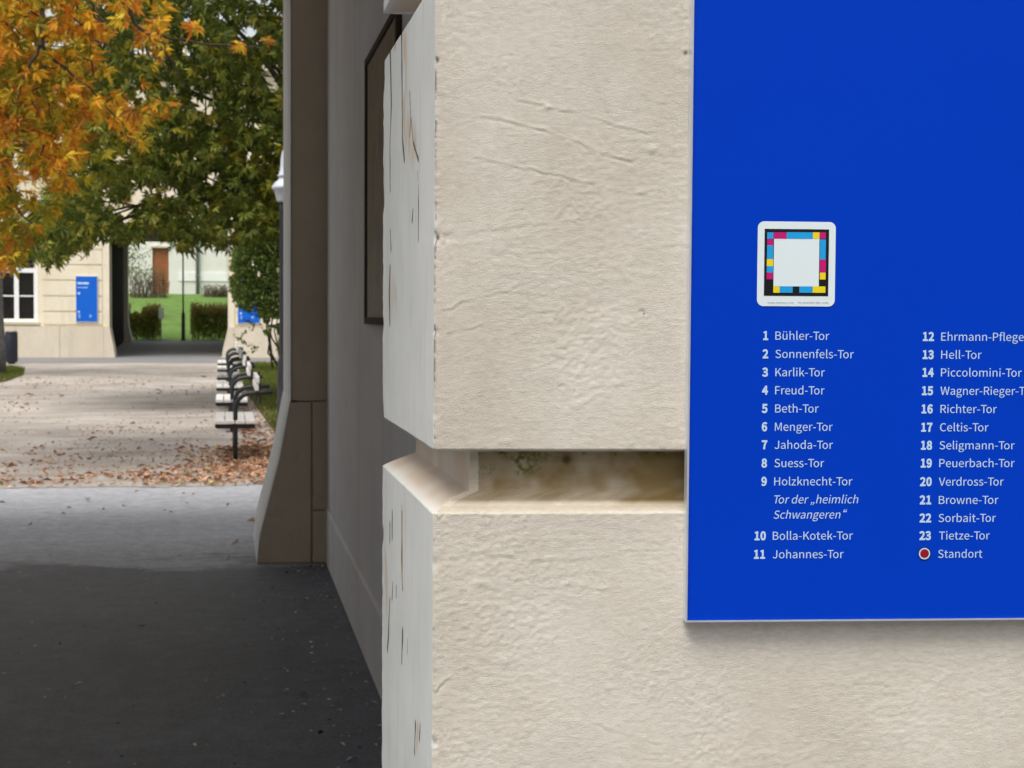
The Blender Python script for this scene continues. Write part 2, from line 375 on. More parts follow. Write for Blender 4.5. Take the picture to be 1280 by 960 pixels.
scratch([(535, 700), (600, 696), (680, 705), (760, 700)], .003, .0009); scratch([(560, 300), (640, 286), (720, 280)], .002, .0007)
scratch([(538, 636), (548, 650), (558, 640)], .0016, .0016); scratch([(540, 870), (560, 850), (580, 840)], .002, .0009)
for i in range(60):                                   # short trowel marks
    x0, y0 = rng.uniform(550, 1260), rng.uniform(0, 955); a = rng.normal(.12, .12); L = rng.uniform(15, 80)
    if x0 > 850 and y0 < 760: continue
    scratch([(x0, y0), (x0+L*.5, y0+L*.5*a+rng.normal(0, 1.5)), (x0+L, y0+L*a)], rng.uniform(.001, .0022), rng.uniform(.0003, .0007))
for px, py, r, a in ((685, 134, .0025, .0028), (815, 187, .003, .003), (803, 390, .002, -.0025), (634, 552, .003, .0015), (598, 728, .004, .0018), (629, 825, .004, .0016), (560, 297, .004, -.002), (800, 240, .0025, .0016), (700, 330, .002, .0014), (770, 480, .003, .0014), (650, 900, .003, .0013), (760, 860, .003, .0012)):
    s0, z0 = on_wall(px, py); h += .5*a*np.exp(-(((SS-s0)/(r*1.5))**2+((ZZ-z0)/r)**2))
fade = np.clip(SS/.004, 0, 1)
DZ = dz[:, None] + edge[:, None]*np.exp(-(SS/.0055)**2) - h*fade*np.where(dz[:, None] > .001, .5, 1)
CUT = edge[:, None]*0
EX = DZ-dz[:, None]; XX = dzr[:, None] + EX; YYd = (dz[:, None] + EX - W[0]*XX)/W[1]
P = K[None, None, :] + np.stack([XX, YYd, 0*XX], -1) + SS[..., None]*U
P[..., 2] = ZZ
# where the displacement is not the profile's own, push straight in (mitre only matters for the profile)
P -= ((DZ-dz[:, None])*(1-np.exp(-(SS/.006)**2)))[..., None]*(mit-W); P[..., 2] = ZZ
g1 = (ZZ > 1.372) & (ZZ < 1.438)
din = np.clip(dz[:, None]/GF, 0, 1)**1.5*np.ones_like(SS)
groove_tint = din*np.clip(.84 + np.clip((SS-.16)/.12, 0, .25) + vnoise(SS*14, ZZ*40, 31)*.14 + vnoise(SS*150, ZZ*150, 32)*.14 - np.clip((1.395-ZZ)/.02, 0, 1)*.25, 0, 1)  # groove stain plus painted recess shade, stronger towards the sign
groove_tint = np.where(SS > .009, groove_tint, groove_tint*.4)
moss = din*np.clip((vnoise(SS*55, ZZ*70, 33)+.10)*3.0, 0, 1)*np.clip(1-np.abs(SS-.052)/.055, 0, 1)*.8
moss = np.maximum(moss, np.clip((vnoise(SS*60, ZZ*0, 34)+.04)*6, 0, 1)*np.exp(-((ZZ-1.432)/.004)**2)*.85)
moss = np.maximum(moss, din*np.exp(-((SS-.011)/.004)**2)*np.clip(vnoise(SS*420, ZZ*520, 35)*4, 0, 1)*.7)
moss *= np.clip(.55+vnoise(SS*420, ZZ*420, 39)*2.2, 0, 1.3)*np.clip((ZZ-1.396)/.012, 0, 1); moss = np.clip(moss, 0, 1)
groove_tint = np.clip(groove_tint*(1+vnoise(SS*60, ZZ*90, 40)*.4) + .22*np.clip(dz[:, None]/.004, 0, 1)*(din < .4), 0, 1)
hole = np.clip(1.3*np.exp(-(SS/.0016)**2)*np.clip(vnoise(SS*0+2, ZZ*63, 36)*2+vnoise(SS*0+2, ZZ*310, 38)*1.5, 0, 1)*np.clip(vnoise(SS*0+5, ZZ*23, 37)*3+.35, 0, 1), 0, .6)*(dz[:, None] < .003)
for px, py, r in ((857, 66, .0022), (545, 75, .003), (545, 297, .003), (805, 392, .0014), (665, 577, .005)):
    s0, z0 = on_wall(px, py); hole = np.maximum(hole, .85*np.exp(-(((SS-s0)**2+(ZZ-z0)**2)/r**2)**1.5))
wall_face = mesh('wall_face', P.reshape(-1, 3), grid_faces(len(zz), len(ss)), MAT['face'], gate, True,
     {'groove_tint': groove_tint.ravel(), 'moss': moss.ravel(), 'hole': hole.ravel()})

# --- grey painted reveal, wrapping round the back edge
qq = np.concatenate([np.linspace(0, .012, 7)[:-1], np.arange(.012, RD-.004, .0025), [RD]])
QQ, ZQ = np.meshgrid(qq, zz)
crack = np.zeros_like(QQ); bare = np.zeros_like(QQ)
CR = [([(502, 30), (502.5, 120), (503, 175), (505, 200)], .0022), ([(488, 62), (489, 130), (487, 180), (487, 238)], .0024), ([(512, 115), (513, 150), (512, 170)], .0012),
      ([(514, 150), (516, 178), (523, 200)], .0012), ([(516, 262), (515, 275)], .0022), ([(522, 215), (523, 240), (523, 300)], .0012), ([(487, 288), (488, 310)], .0026), ([(487, 335), (486, 365), (487, 405)], .0024),
      ([(490, 640), (490, 672)], .0022), ([(502, 640), (502, 700), (503, 735)], .0020), ([(487, 655), (487, 676)], .0022), ([(491, 728), (490, 748)], .0016), ([(495, 733), (495, 745)], .0012), ([(487, 750), (485, 800), (484, 812)], .0018), ([(503, 790), (502, 828)], .0026), ([(509, 800), (509, 816)], .0015),
      ([(519, 905), (518, 940)], .0020), ([(525, 905), (524, 925)], .0012), ([(496, 0), (494, 60)], .0012)]
for pts, wd in CR:
    q = [on_reveal(*p) for p in pts]; q = [(a + 0, b) for a, b in q]
    # cracks are narrow along the depth of the reveal, so widen with distance
    D = dist_poly(QQ*1.0, ZQ, q); wdl = wd*1.9*np.clip(.95+1.3*vnoise(QQ*30, ZQ*42, 45), .25, 1.6)
    crack = np.maximum(crack, np.clip(1.25*np.exp(-(D/wdl)**4), 0, 1))
for pts, wd in (([(506, 60), (506, 160), (518, 185)], .022), ([(502, 640), (502, 720)], .010), ([(487, 360), (494, 380)], .02), ([(522, 910), (521, 930)], .008), ([(482, 700), (485, 790)], .012)):
    D = dist_poly(QQ, ZQ, [on_reveal(*p) for p in pts]); bare = np.maximum(bare, np.clip(1.4-D/wd, 0, 1)*np.clip(.55+vnoise(QQ*60, ZQ*26, 41)*2, 0, 1)*.8)
hr = vnoise(QQ*40, ZQ*9, 42)*.0003 + vnoise(QQ*9, ZQ*3.5, 43)*.0012 + vnoise(QQ*120, ZQ*60, 44)*.00015
fadeq = np.clip(QQ/.004, 0, 1)*np.clip((RD-QQ)/.02, 0, 1)
DQ = dzr[:, None] + edge[:, None]*np.exp(-(QQ/.0055)**2) + fadeq*(hr + crack*.0003)
back_edge = np.abs(vnoise(zz*60, zz*0+4, 51))*.0015 + np.clip(vnoise(zz*25, zz*0+2, 52)-.25, 0, 1)*.006
DQ += back_edge[:, None]*np.exp(-((RD-QQ)/.012)**2)
T = (QQ/RD)[..., None]
EQ = DQ-dzr[:, None]; Y0 = (dz[:, None] + EQ - W[0]*DQ)/W[1]; Y1 = RD - DQ
PQ = K[None, None] + np.stack([DQ, Y0*(1-T[..., 0]) + Y1*T[..., 0], 0*DQ], -1); PQ[..., 2] = ZQ
mid = np.clip(QQ/.02, 0, 1)*np.clip((RD-QQ)/.02, 0, 1)
groove_tintq = np.clip(dzr[:, None]/.012, 0, 1)*np.clip(.85 + vnoise(QQ*20, ZQ*40, 53)*.6, 0, 1)
reveal = mesh('pier_reveal', PQ.reshape(-1, 3), grid_faces(len(zz), len(qq), True), MAT['reveal'], gate, True,
     {'crack': crack.ravel(), 'bare': bare.ravel(), 'groove_tint': groove_tintq.ravel()})
reveal['label'] = 'grey white painted side of the pier with long vertical cracks'
# back return
tb = np.linspace(0, XW-K[0]+.02, 12); TB, ZB = np.meshgrid(tb, zz)
DB = dzr[:, None] + back_edge[:, None]*np.exp(-(TB/.012)**2)
PB = B[None, None] + DB[..., None]*mit2 + TB[..., None]*Xh; PB[..., 2] = ZB
mesh('pier_back', PB.reshape(-1, 3), grid_faces(len(zz), len(tb), True), MAT['passage'], gate, True)
# solid core behind the face, passage wall, ceiling, other pier, upper storey
MB().prism([(K[0]+.12, K[1]+.10), (K[0]+.12, K[1]+RD-.1), (9, K[1]+RD-.1), (9, K[1]-.55)], 'z', 0, 4.2).build('wall_core', MAT['passage'], gate)
pw = MB().box(XW, 6, B[1]-.02, YJ-.002, .35, 4.015)
pw.prism([(XW-.008, 0), (XW-.008, .33), (XW+.001, .348), (6, .348), (6, 0)], 'y', B[1]-.02, YJ-.002)
pw.build('passage_wall', MAT['passage'], gate)
MB().box(-3.65, -3.3, 1.8, 11.0, 0, 4.015).build('passage_wall', MAT['passage'], gate)
MB().box(-3.8, 6, B[1], 11.0, 4.02, 4.3).build('ceiling', MAT['ceil'], gate)
MB().box(-9, -3.66, 1.3, 11.0, 0, 4.2).build('side_wing', MAT['passage'], gate)
MB().box(-9, 9, B[1]-.05, 11.0, 4.302, 4.5).build('upper_storey', MAT['passage'], gate)
f0 = K + U*(-.25) ; 
ul = MB()
a = K + U*(-9); b = K + U*9
ul.prism([(a[0], a[1]), (b[0], b[1]), (b[0]+.0, b[1]+1.6), (a[0], a[1]-.2+.6)], 'z', 4.205, 4.55); ul.prism([(-3.66, 1.95), (K[0]+.06, 1.62), (K[0]+.06, 2.04), (-3.66, 2.04)], 'z', 3.95, 4.2); ul.build('upper_front', MAT['passage'], gate)
MB().prism([(-9.6, 1.0), (9.6, .6), (9.6, 11.5), (-9.6, 11.5)], 'z', 4.56, 4.7).build('roof', MAT['roof'], gate)
# exit jamb with its flared plinth
XT = .411; zt = 1.02
jamb = MB().box(XT+.03, XW+.01, YJ+.03, YJ+1.21, 0, 4.015).build('exit_jamb', MAT['jamb'], gate)
MB().box(XT, XW+.012, YJ, YJ+1.24, zt+.013, 4.015).build('shaft', MAT['jamb'], jamb)
fl = onz(322, 704)[0]
MB().prism([(fl, 0), (fl+.02, .18), (XT-.075, .66), (XT-.008, zt), (.531, zt), (.531, 0)], 'y', YJ, YJ+1.24).build('flared_plinth', MAT['jamb'], jamb)
jo = [(fl, 0), (fl+.02, .18), (XT-.075, .66), (XT-.008, zt), (XT-.003, zt+.02), (XT-.003, 4.0)]
MB().prism([(x_-.001, z_) for x_, z_ in jo]+[(x_-.006, z_) for x_, z_ in jo[::-1]], 'y', YJ+.004, YJ+1.236).build('jamb_light_skin', MAT['jamb_light'], jamb)  # thin skin, its pale colour imitates light from the court
MB().box(.541, XW+.012, YJ, YJ+1.24, .335, zt+.004).build('inner_shaft', MAT['jamb'], jamb)
MB().box(.541, XW-.004, YJ-.012, YJ+1.24, 0, .326).build('plinth_block', MAT['jamb'], jamb)
jl = MB().box(-3.3, -3.05, YJ, YJ+1.24, 0, 4.015).build('exit_jamb', MAT['jamb'], gate)
MB().box(-9, 9, 11.06, 11.2, 4.03, 4.55).build('court_front', MAT['plaster_far'], gate)
MB().box(XW+.012, 9, YJ+.05, YJ+1.2, 0, 4.02).build('court_wall', MAT['plaster_far'], gate)

# unseen wing behind the camera, added to block low sky from the passage
added_wing = thing('sky_blocking_wing', (0, -13, 0), 'unseen cream wing behind the camera, added to keep sky light out of the passage', 'building')
ys = MB()
def wall_with_holes(mb, x0, x1, z0, z1, holes, y0, y1):
    xs = sorted({x0, x1, *[v for h_ in holes for v in h_[:2]]}); zs = sorted({z0, z1, *[v for h_ in holes for v in h_[2:]]})
    for a, b in zip(xs[:-1], xs[1:]):
        for c, d in zip(zs[:-1], zs[1:]):
            mx, mz = (a+b)/2, (c+d)/2
            if any(h_[0] < mx < h_[1] and h_[2] < mz < h_[3] for h_ in holes): continue
            mb.box(a, b, y0, y1, c, d)
yw = [(x, x+1.3, z, z+2.2) for x in range(-18, 18, 3) for z in (1.2, 4.9)]
wall_with_holes(ys, -20, 20, 0, 7.8, yw, -13.5, -13); ys.build('wall', MAT['jamb'], added_wing)
for a, b, c, d in yw:
    f = MB(); f.box(a, a+.1, -13.3, -13.2, c, d); f.box(b-.1, b, -13.3, -13.2, c, d); f.box(a+.1, b-.1, -13.3, -13.2, c, c+.1); f.box(a+.1, b-.1, -13.3, -13.2, d-.1, d); f.box((a+b)/2-.05, (a+b)/2+.05, -13.3, -13.2, c+.1, d-.1)
    fo = f.build('window', MAT['white'], added_wing); MB().box(a+.02, b-.02, -13.27, -13.25, c+.02, d-.02).build('pane', MAT['glass_dark'], fo)
MB().prism([(-13-.6, 7.81), (-12.6, 7.81), (-17, 9.5)], 'x', -20, 20).build('roof', MAT['roof'], added_wing)  # roof of the added unseen wing

# ------------------------------------------------------------------ notice case on the passage wall
case = thing('notice_case', (XW, 6.45, 1.53), 'dark framed shallow notice case on the passage wall behind the pier', 'notice board')
y0, y1, z0, z1 = 5.6, 6.9, 1.535, 2.705
fr = MB()
for a in ((y0, y0+.05, z0, z1), (y1-.05, y1, z0, z1), (y0+.05, y1-.05, z0, z0+.03), (y0+.05, y1-.05, z1-.03, z1)):
    fr.box(XW-.022, XW-.002, *a)
fr.build('case_frame', MAT['frame_brown'], case)
MB().box(XW-.014, XW-.006, y0+.05, y1-.05, z0+.03, z1-.03).build('notice_sheet', MAT['poster'], case)

# ------------------------------------------------------------------ blue information sign
PR = .015                                             # how far it stands off the wall
sL, _ = on_wall(860.9, 402, PR); _, zB = on_wall(900, 777.5, PR)
SW, SH = .80, 1.62
sgn = thing('information_sign', K + U*(sL+SW/2) + np.array([0, 0, zB]), 'tall blue enamel sign listing numbered gates in white letters on the near wall', 'sign')
def wp(s, z, proud=0.):                               # sign coordinates -> world
    return K + U*s - W*proud + np.array([0, 0, z])
def wbox(name, s0, s1, z0, z1, p0, p1, mat, parent, bev=0.):
    bm = MB(); bm.box(s0, s1, p0, p1, z0, z1, bev)
    V = [wp(v[0], v[2], v[1]) for v in bm.V]; return mesh(name, V, [f[::-1] for f in bm.F], mat, parent)
wbox('panel', sL+.0022, sL+SW-.0022, zB+.0018, zB+SH-.0018, .002, PR-.0015, MAT['blue'], sgn)
fm = MB()
for a in ((sL, sL+.002, zB+.0016, zB+SH), (sL+SW-.002, sL+SW, zB+.0016, zB+SH)): fm.box(a[0], a[1], .0, PR, a[2], a[3])
fm.box(sL, sL+SW, .0, PR+.0005, zB, zB+.0015); fm.box(sL+.002, sL+SW-.002, .0, PR, zB+SH-.0015, zB+SH)
mesh('edge_trim', [wp(v[0], v[2], v[1]) for v in fm.V], [f[::-1] for f in fm.F], MAT['alu'], sgn)

# letter shapes of a plain humanist sans, per character: advance, outline mesh vertices, faces (thousandths of an em); b0..b9 are bold numerals
GLYPH = {
 '-': (121, [16, 86, 106, 86, 106, 110, 16, 110], [[0, 2, 3], [0, 1, 2]]),
 '.': (97, [49, -5, 60, -1, 69, 7, 72, 20, 69, 32, 60, 41, 49, 44, 37, 41, 29, 32, 26, 20, 29, 7, 37, -1], [[7, 5, 6], [8, 5, 7], [8, 4, 5], [9, 4, 8], [9, 3, 4], [10, 3, 9], [10, 2, 3], [10, 1, 2], [11, 1, 10], [11, 0, 1]]),
 'A': (213, [1, 0, 34, 0, 59, 78, 153, 78, 177, 0, 211, 0, 124, 257, 88, 257, 67, 104, 79, 144, 88, 172, 97, 201, 105, 230, 106, 230, 115, 201, 123, 172, 132, 144, 145, 104], [[0, 12, 7], [12, 6, 7], [12, 13, 6], [13, 5, 6], [0, 11, 12], [14, 5, 13], [15, 5, 14], [0, 10, 11], [16, 5, 15], [0, 9, 10], [0, 8, 9], [17, 5, 16], [0, 2, 8], [2, 17, 8], [2, 3, 17], [3, 5, 17], [0, 1, 2], [4, 5, 3]]),
 'B': (230, [35, 0, 117, 0, 168, 8, 202, 33, 214, 75, 208, 105, 189, 126, 162, 137, 162, 138, 183, 150, 195, 170, 200, 194, 188, 230, 157, 250, 111, 257, 35, 257, 68, 148, 68, 231, 107, 231, 141, 227, 161, 214, 168, 190, 161, 167, 141, 153, 106, 148, 68, 26, 68, 123, 112, 123, 151, 118, 174, 102, 182, 76, 174, 48, 150, 31, 112, 26], [[0, 17, 15], [17, 14, 15], [17, 13, 14], [17, 18, 13], [18, 12, 13], [0, 16, 17], [19, 12, 18], [19, 11, 12], [20, 11, 19], [21, 11, 20], [21, 10, 11], [22, 10, 21], [22, 9, 10], [23, 9, 22], [24, 9, 23], [24, 8, 9], [0, 26, 16], [26, 24, 16], [26, 8, 24], [26, 7, 8], [26, 6, 7], [26, 27, 6], [27, 28, 6], [28, 5, 6], [0, 25, 26], [29, 5, 28], [29, 4, 5], [30, 4, 29], [31, 4, 30], [31, 3, 4], [32, 3, 31], [32, 2, 3], [33, 2, 32], [0, 33, 25], [0, 2, 33], [0, 1, 2]]),
 'C': (223, [132, -5, 163, 0, 189, 12, 211, 32, 193, 53, 176, 37, 156, 27, 133, 24, 91, 37, 63, 73, 54, 129, 64, 185, 92, 220, 134, 233, 155, 230, 172, 221, 187, 209, 204, 230, 187, 245, 163, 257, 134, 261, 76, 245, 35, 200, 20, 128, 35, 57, 75, 11], [[21, 19, 20], [21, 18, 19], [21, 17, 18], [22, 12, 21], [12, 13, 21], [13, 17, 21], [14, 17, 13], [15, 17, 14], [15, 16, 17], [22, 11, 12], [23, 11, 22], [23, 10, 11], [23, 9, 10], [24, 9, 23], [24, 8, 9], [25, 8, 24], [5, 3, 4], [6, 3, 5], [25, 7, 8], [6, 2, 3], [7, 2, 6], [25, 2, 7], [25, 1, 2], [0, 1, 25]]),
 'E': (206, [35, 0, 187, 0, 187, 28, 68, 28, 68, 121, 165, 121, 165, 149, 68, 149, 68, 229, 183, 229, 183, 257, 35, 257], [[0, 8, 11], [8, 10, 11], [8, 9, 10], [0, 7, 8], [0, 4, 7], [4, 6, 7], [4, 5, 6], [0, 3, 4], [0, 2, 3], [0, 1, 2]]),
 'F': (193, [35, 0, 68, 0, 68, 115, 166, 115, 166, 143, 68, 143, 68, 229, 183, 229, 183, 257, 35, 257], [[0, 6, 9], [6, 8, 9], [6, 7, 8], [0, 5, 6], [0, 2, 5], [2, 4, 5], [2, 3, 4], [0, 1, 2]]),
 'H': (255, [35, 0, 68, 0, 68, 121, 187, 121, 187, 0, 220, 0, 220, 257, 187, 257, 187, 149, 68, 149, 68, 257, 35, 257], [[0, 10, 11], [0, 9, 10], [8, 6, 7], [8, 5, 6], [0, 2, 9], [2, 8, 9], [2, 3, 8], [3, 5, 8], [0, 1, 2], [4, 5, 3]]),
 'J': (187, [83, -5, 124, 6, 147, 35, 154, 75, 154, 257, 121, 257, 121, 78, 117, 47, 103, 29, 80, 24, 63, 27, 48, 36, 35, 53, 12, 36, 30, 14, 54, 0], [[6, 4, 5], [6, 3, 4], [7, 3, 6], [7, 2, 3], [13, 11, 12], [8, 2, 7], [13, 10, 11], [14, 10, 13], [8, 1, 2], [9, 1, 8], [14, 9, 10], [14, 1, 9], [15, 1, 14], [15, 0, 1]]),
 'K': (226, [35, 0, 68, 0, 68, 81, 112, 134, 189, 0, 225, 0, 132, 159, 213, 257, 176, 257, 68, 128, 68, 128, 68, 257, 35, 257], [[0, 11, 12], [0, 10, 11], [9, 7, 8], [9, 6, 7], [9, 3, 6], [3, 5, 6], [9, 2, 3], [4, 5, 3], [0, 9, 10], [0, 2, 9], [0, 1, 2]]),
 'M': (284, [35, 0, 64, 0, 64, 142, 64, 167, 62, 193, 60, 218, 62, 218, 82, 159, 131, 26, 153, 26, 201, 159, 222, 218, 223, 218, 221, 193, 220, 167, 219, 142, 219, 0, 249, 0, 249, 257, 210, 257, 161, 119, 155, 102, 149, 84, 143, 66, 142, 66, 136, 84, 130, 102, 123, 119, 74, 257, 35, 257], [[0, 5, 29], [5, 28, 29], [5, 6, 28], [6, 27, 28], [20, 11, 19], [11, 18, 19], [11, 12, 18], [12, 17, 18], [0, 4, 5], [7, 27, 6], [20, 10, 11], [13, 17, 12], [0, 3, 4], [14, 17, 13], [15, 17, 14], [0, 2, 3], [8, 27, 7], [20, 9, 10], [0, 1, 2], [16, 17, 15], [8, 26, 27], [21, 9, 20], [22, 9, 21], [8, 25, 26], [23, 9, 22], [8, 24, 25], [8, 23, 24], [8, 9, 23]]),
 'P': (222, [35, 0, 68, 0, 68, 102, 110, 102, 160, 111, 192, 137, 204, 181, 192, 226, 159, 250, 109, 257, 35, 257, 68, 129, 68, 230, 104, 230, 142, 226, 165, 211, 172, 181, 165, 151, 143, 134, 106, 129], [[0, 12, 10], [12, 9, 10], [12, 8, 9], [12, 13, 8], [13, 7, 8], [0, 11, 12], [14, 7, 13], [15, 7, 14], [15, 6, 7], [16, 6, 15], [17, 6, 16], [17, 5, 6], [18, 5, 17], [18, 4, 5], [19, 4, 18], [0, 2, 11], [2, 19, 11], [2, 4, 19], [2, 3, 4], [0, 1, 2]]),
 'Q': (260, [130, 22, 90, 36, 63, 72, 54, 129, 63, 185, 90, 220, 130, 233, 170, 220, 197, 185, 206, 129, 197, 72, 170, 36, 208, -64, 223, -64, 236, -62, 245, -58, 239, -34, 231, -36, 222, -37, 212, -37, 186, -34, 164, -22, 149, -3, 196, 19, 228, 64, 239, 129, 225, 200, 187, 245, 130, 261, 73, 245, 34, 200, 20, 129, 32, 63, 65, 18, 114, -4, 134, -35, 166, -56], [[29, 27, 28], [30, 5, 29], [5, 6, 29], [6, 27, 29], [6, 7, 27], [7, 26, 27], [30, 4, 5], [8, 26, 7], [31, 4, 30], [8, 25, 26], [31, 3, 4], [9, 25, 8], [32, 3, 31], [32, 2, 3], [10, 25, 9], [10, 24, 25], [32, 1, 2], [11, 24, 10], [11, 23, 24], [33, 1, 32], [0, 23, 11], [33, 0, 1], [33, 23, 0], [33, 22, 23], [34, 22, 33], [34, 21, 22], [35, 21, 34], [35, 20, 21], [17, 15, 16], [35, 19, 20], [36, 19, 35], [18, 15, 17], [19, 15, 18], [36, 15, 19], [12, 15, 36], [12, 14, 15], [12, 13, 14]]),
 'R': (222, [68, 135, 68, 230, 111, 230, 145, 226, 166, 212, 173, 185, 166, 157, 145, 140, 111, 135, 176, 0, 213, 0, 147, 112, 178, 126, 198, 150, 205, 185, 194, 227, 162, 250, 116, 257, 35, 257, 35, 0, 68, 0, 68, 109, 114, 109], [[19, 1, 18], [1, 17, 18], [1, 16, 17], [1, 2, 16], [2, 15, 16], [19, 0, 1], [3, 15, 2], [3, 14, 15], [4, 14, 3], [5, 14, 4], [6, 14, 5], [6, 13, 14], [7, 13, 6], [7, 12, 13], [8, 12, 7], [19, 21, 0], [21, 8, 0], [21, 12, 8], [21, 11, 12], [21, 22, 11], [22, 10, 11], [19, 20, 21], [9, 10, 22]]),
 'S': (209, [106, -5, 153, 5, 183, 31, 194, 68, 187, 100, 168, 122, 141, 137, 104, 153, 84, 162, 68, 175, 62, 196, 68, 215, 84, 228, 110, 233, 132, 230, 151, 222, 168, 209, 185, 230, 164, 246, 139, 257, 110, 261, 68, 252, 39, 228, 29, 193, 37, 162, 57, 141, 81, 127, 118, 111, 140, 101, 155, 87, 161, 65, 154, 44, 136, 29, 107, 24, 81, 28, 57, 39, 36, 56, 17, 33, 42, 13, 72, 0], [[21, 19, 20], [21, 18, 19], [22, 18, 21], [22, 13, 18], [13, 17, 18], [22, 12, 13], [14, 17, 13], [15, 17, 14], [15, 16, 17], [23, 12, 22], [23, 11, 12], [23, 10, 11], [23, 9, 10], [24, 9, 23], [24, 8, 9], [24, 7, 8], [25, 7, 24], [25, 6, 7], [26, 6, 25], [26, 5, 6], [27, 5, 26], [27, 4, 5], [28, 4, 27], [29, 4, 28], [29, 3, 4], [30, 3, 29], [30, 2, 3], [31, 2, 30], [37, 35, 36], [32, 2, 31], [37, 34, 35], [38, 34, 37], [32, 1, 2], [33, 1, 32], [38, 33, 34], [38, 1, 33], [39, 1, 38], [39, 0, 1]]),
 'T': (210, [89, 0, 121, 0, 121, 229, 199, 229, 199, 257, 11, 257, 11, 229, 89, 229], [[6, 4, 5], [6, 3, 4], [7, 3, 6], [0, 2, 7], [2, 3, 7], [0, 1, 2]]),
 'V': (201, [82, 0, 120, 0, 201, 257, 168, 257, 127, 118, 119, 89, 111, 62, 102, 33, 101, 33, 92, 62, 84, 89, 76, 118, 34, 257, 0, 257], [[0, 12, 13], [0, 11, 12], [4, 2, 3], [4, 1, 2], [0, 10, 11], [5, 1, 4], [0, 9, 10], [6, 1, 5], [0, 8, 9], [7, 1, 6], [0, 7, 8], [0, 1, 7]]),
 'W': (307, [63, 0, 102, 0, 140, 155, 144, 175, 149, 194, 153, 213, 154, 213, 159, 194, 163, 175, 167, 155, 206, 0, 245, 0, 298, 257, 267, 257, 239, 117, 235, 89, 230, 62, 225, 34, 223, 34, 217, 62, 211, 89, 205, 117, 169, 257, 140, 257, 104, 117, 98, 89, 92, 62, 86, 34, 85, 34, 80, 62, 74, 89, 69, 117, 42, 257, 9, 257], [[0, 32, 33], [0, 31, 32], [24, 22, 23], [24, 5, 22], [5, 6, 22], [6, 21, 22], [14, 12, 13], [14, 11, 12], [24, 4, 5], [7, 21, 6], [24, 3, 4], [8, 21, 7], [24, 2, 3], [9, 21, 8], [24, 1, 2], [10, 21, 9], [0, 30, 31], [25, 1, 24], [10, 20, 21], [15, 11, 14], [10, 19, 20], [0, 29, 30], [26, 1, 25], [16, 11, 15], [10, 18, 19], [0, 28, 29], [27, 1, 26], [17, 11, 16], [0, 27, 28], [0, 1, 27], [10, 17, 18], [10, 11, 17]]),
 'a': (197, [76, -5, 99, -1, 120, 9, 139, 23, 140, 23, 143, 0, 169, 0, 169, 117, 162, 158, 141, 185, 103, 195, 74, 191, 49, 182, 29, 170, 41, 148, 58, 158, 77, 165, 98, 168, 122, 161, 134, 144, 137, 120, 71, 107, 33, 84, 21, 49, 28, 20, 47, 2, 85, 21, 68, 24, 56, 34, 51, 51, 59, 73, 87, 89, 137, 99, 137, 46, 120, 32, 103, 24], [[11, 9, 10], [12, 9, 11], [12, 8, 9], [13, 17, 12], [17, 8, 12], [14, 15, 13], [15, 16, 13], [16, 17, 13], [18, 8, 17], [19, 8, 18], [19, 7, 8], [20, 7, 19], [21, 7, 20], [21, 32, 7], [32, 6, 7], [22, 32, 21], [22, 31, 32], [33, 6, 32], [22, 30, 31], [23, 30, 22], [23, 29, 30], [23, 28, 29], [24, 28, 23], [34, 4, 33], [4, 6, 33], [24, 27, 28], [35, 4, 34], [24, 26, 27], [26, 3, 35], [3, 4, 35], [26, 2, 3], [5, 6, 4], [24, 2, 26], [25, 2, 24], [25, 1, 2], [0, 1, 25]]),
 'b': (216, [116, -5, 157, 8, 187, 42, 199, 98, 190, 149, 164, 183, 123, 195, 102, 191, 82, 182, 63, 168, 64, 202, 64, 279, 32, 279, 32, 0, 58, 0, 61, 20, 62, 20, 79, 7, 98, -2, 111, 22, 97, 24, 81, 30, 64, 42, 64, 142, 82, 156, 99, 165, 115, 168, 144, 159, 160, 135, 165, 98, 158, 57, 139, 31], [[13, 11, 12], [13, 10, 11], [13, 9, 10], [7, 5, 6], [8, 5, 7], [8, 4, 5], [9, 26, 8], [26, 4, 8], [13, 23, 9], [23, 24, 9], [24, 25, 9], [25, 26, 9], [27, 4, 26], [28, 4, 27], [28, 3, 4], [13, 22, 23], [29, 3, 28], [29, 2, 3], [30, 2, 29], [31, 2, 30], [31, 1, 2], [13, 15, 22], [15, 21, 22], [19, 1, 31], [15, 20, 21], [15, 19, 20], [15, 16, 19], [16, 1, 19], [13, 14, 15], [17, 1, 16], [17, 0, 1], [18, 0, 17]]),
 'c': (179, [107, -5, 129, -2, 150, 7, 169, 19, 155, 41, 142, 31, 127, 25, 110, 22, 79, 31, 59, 57, 51, 95, 59, 133, 80, 159, 111, 168, 125, 166, 137, 160, 149, 152, 165, 173, 150, 184, 132, 192, 110, 195, 64, 183, 31, 149, 18, 95, 30, 41, 62, 7], [[21, 19, 20], [21, 18, 19], [21, 17, 18], [22, 13, 21], [13, 17, 21], [13, 14, 17], [14, 15, 17], [15, 16, 17], [22, 12, 13], [22, 11, 12], [23, 11, 22], [23, 10, 11], [24, 10, 23], [24, 9, 10], [24, 8, 9], [25, 8, 24], [5, 3, 4], [6, 3, 5], [25, 7, 8], [7, 3, 6], [25, 3, 7], [25, 2, 3], [0, 2, 25], [0, 1, 2]]),
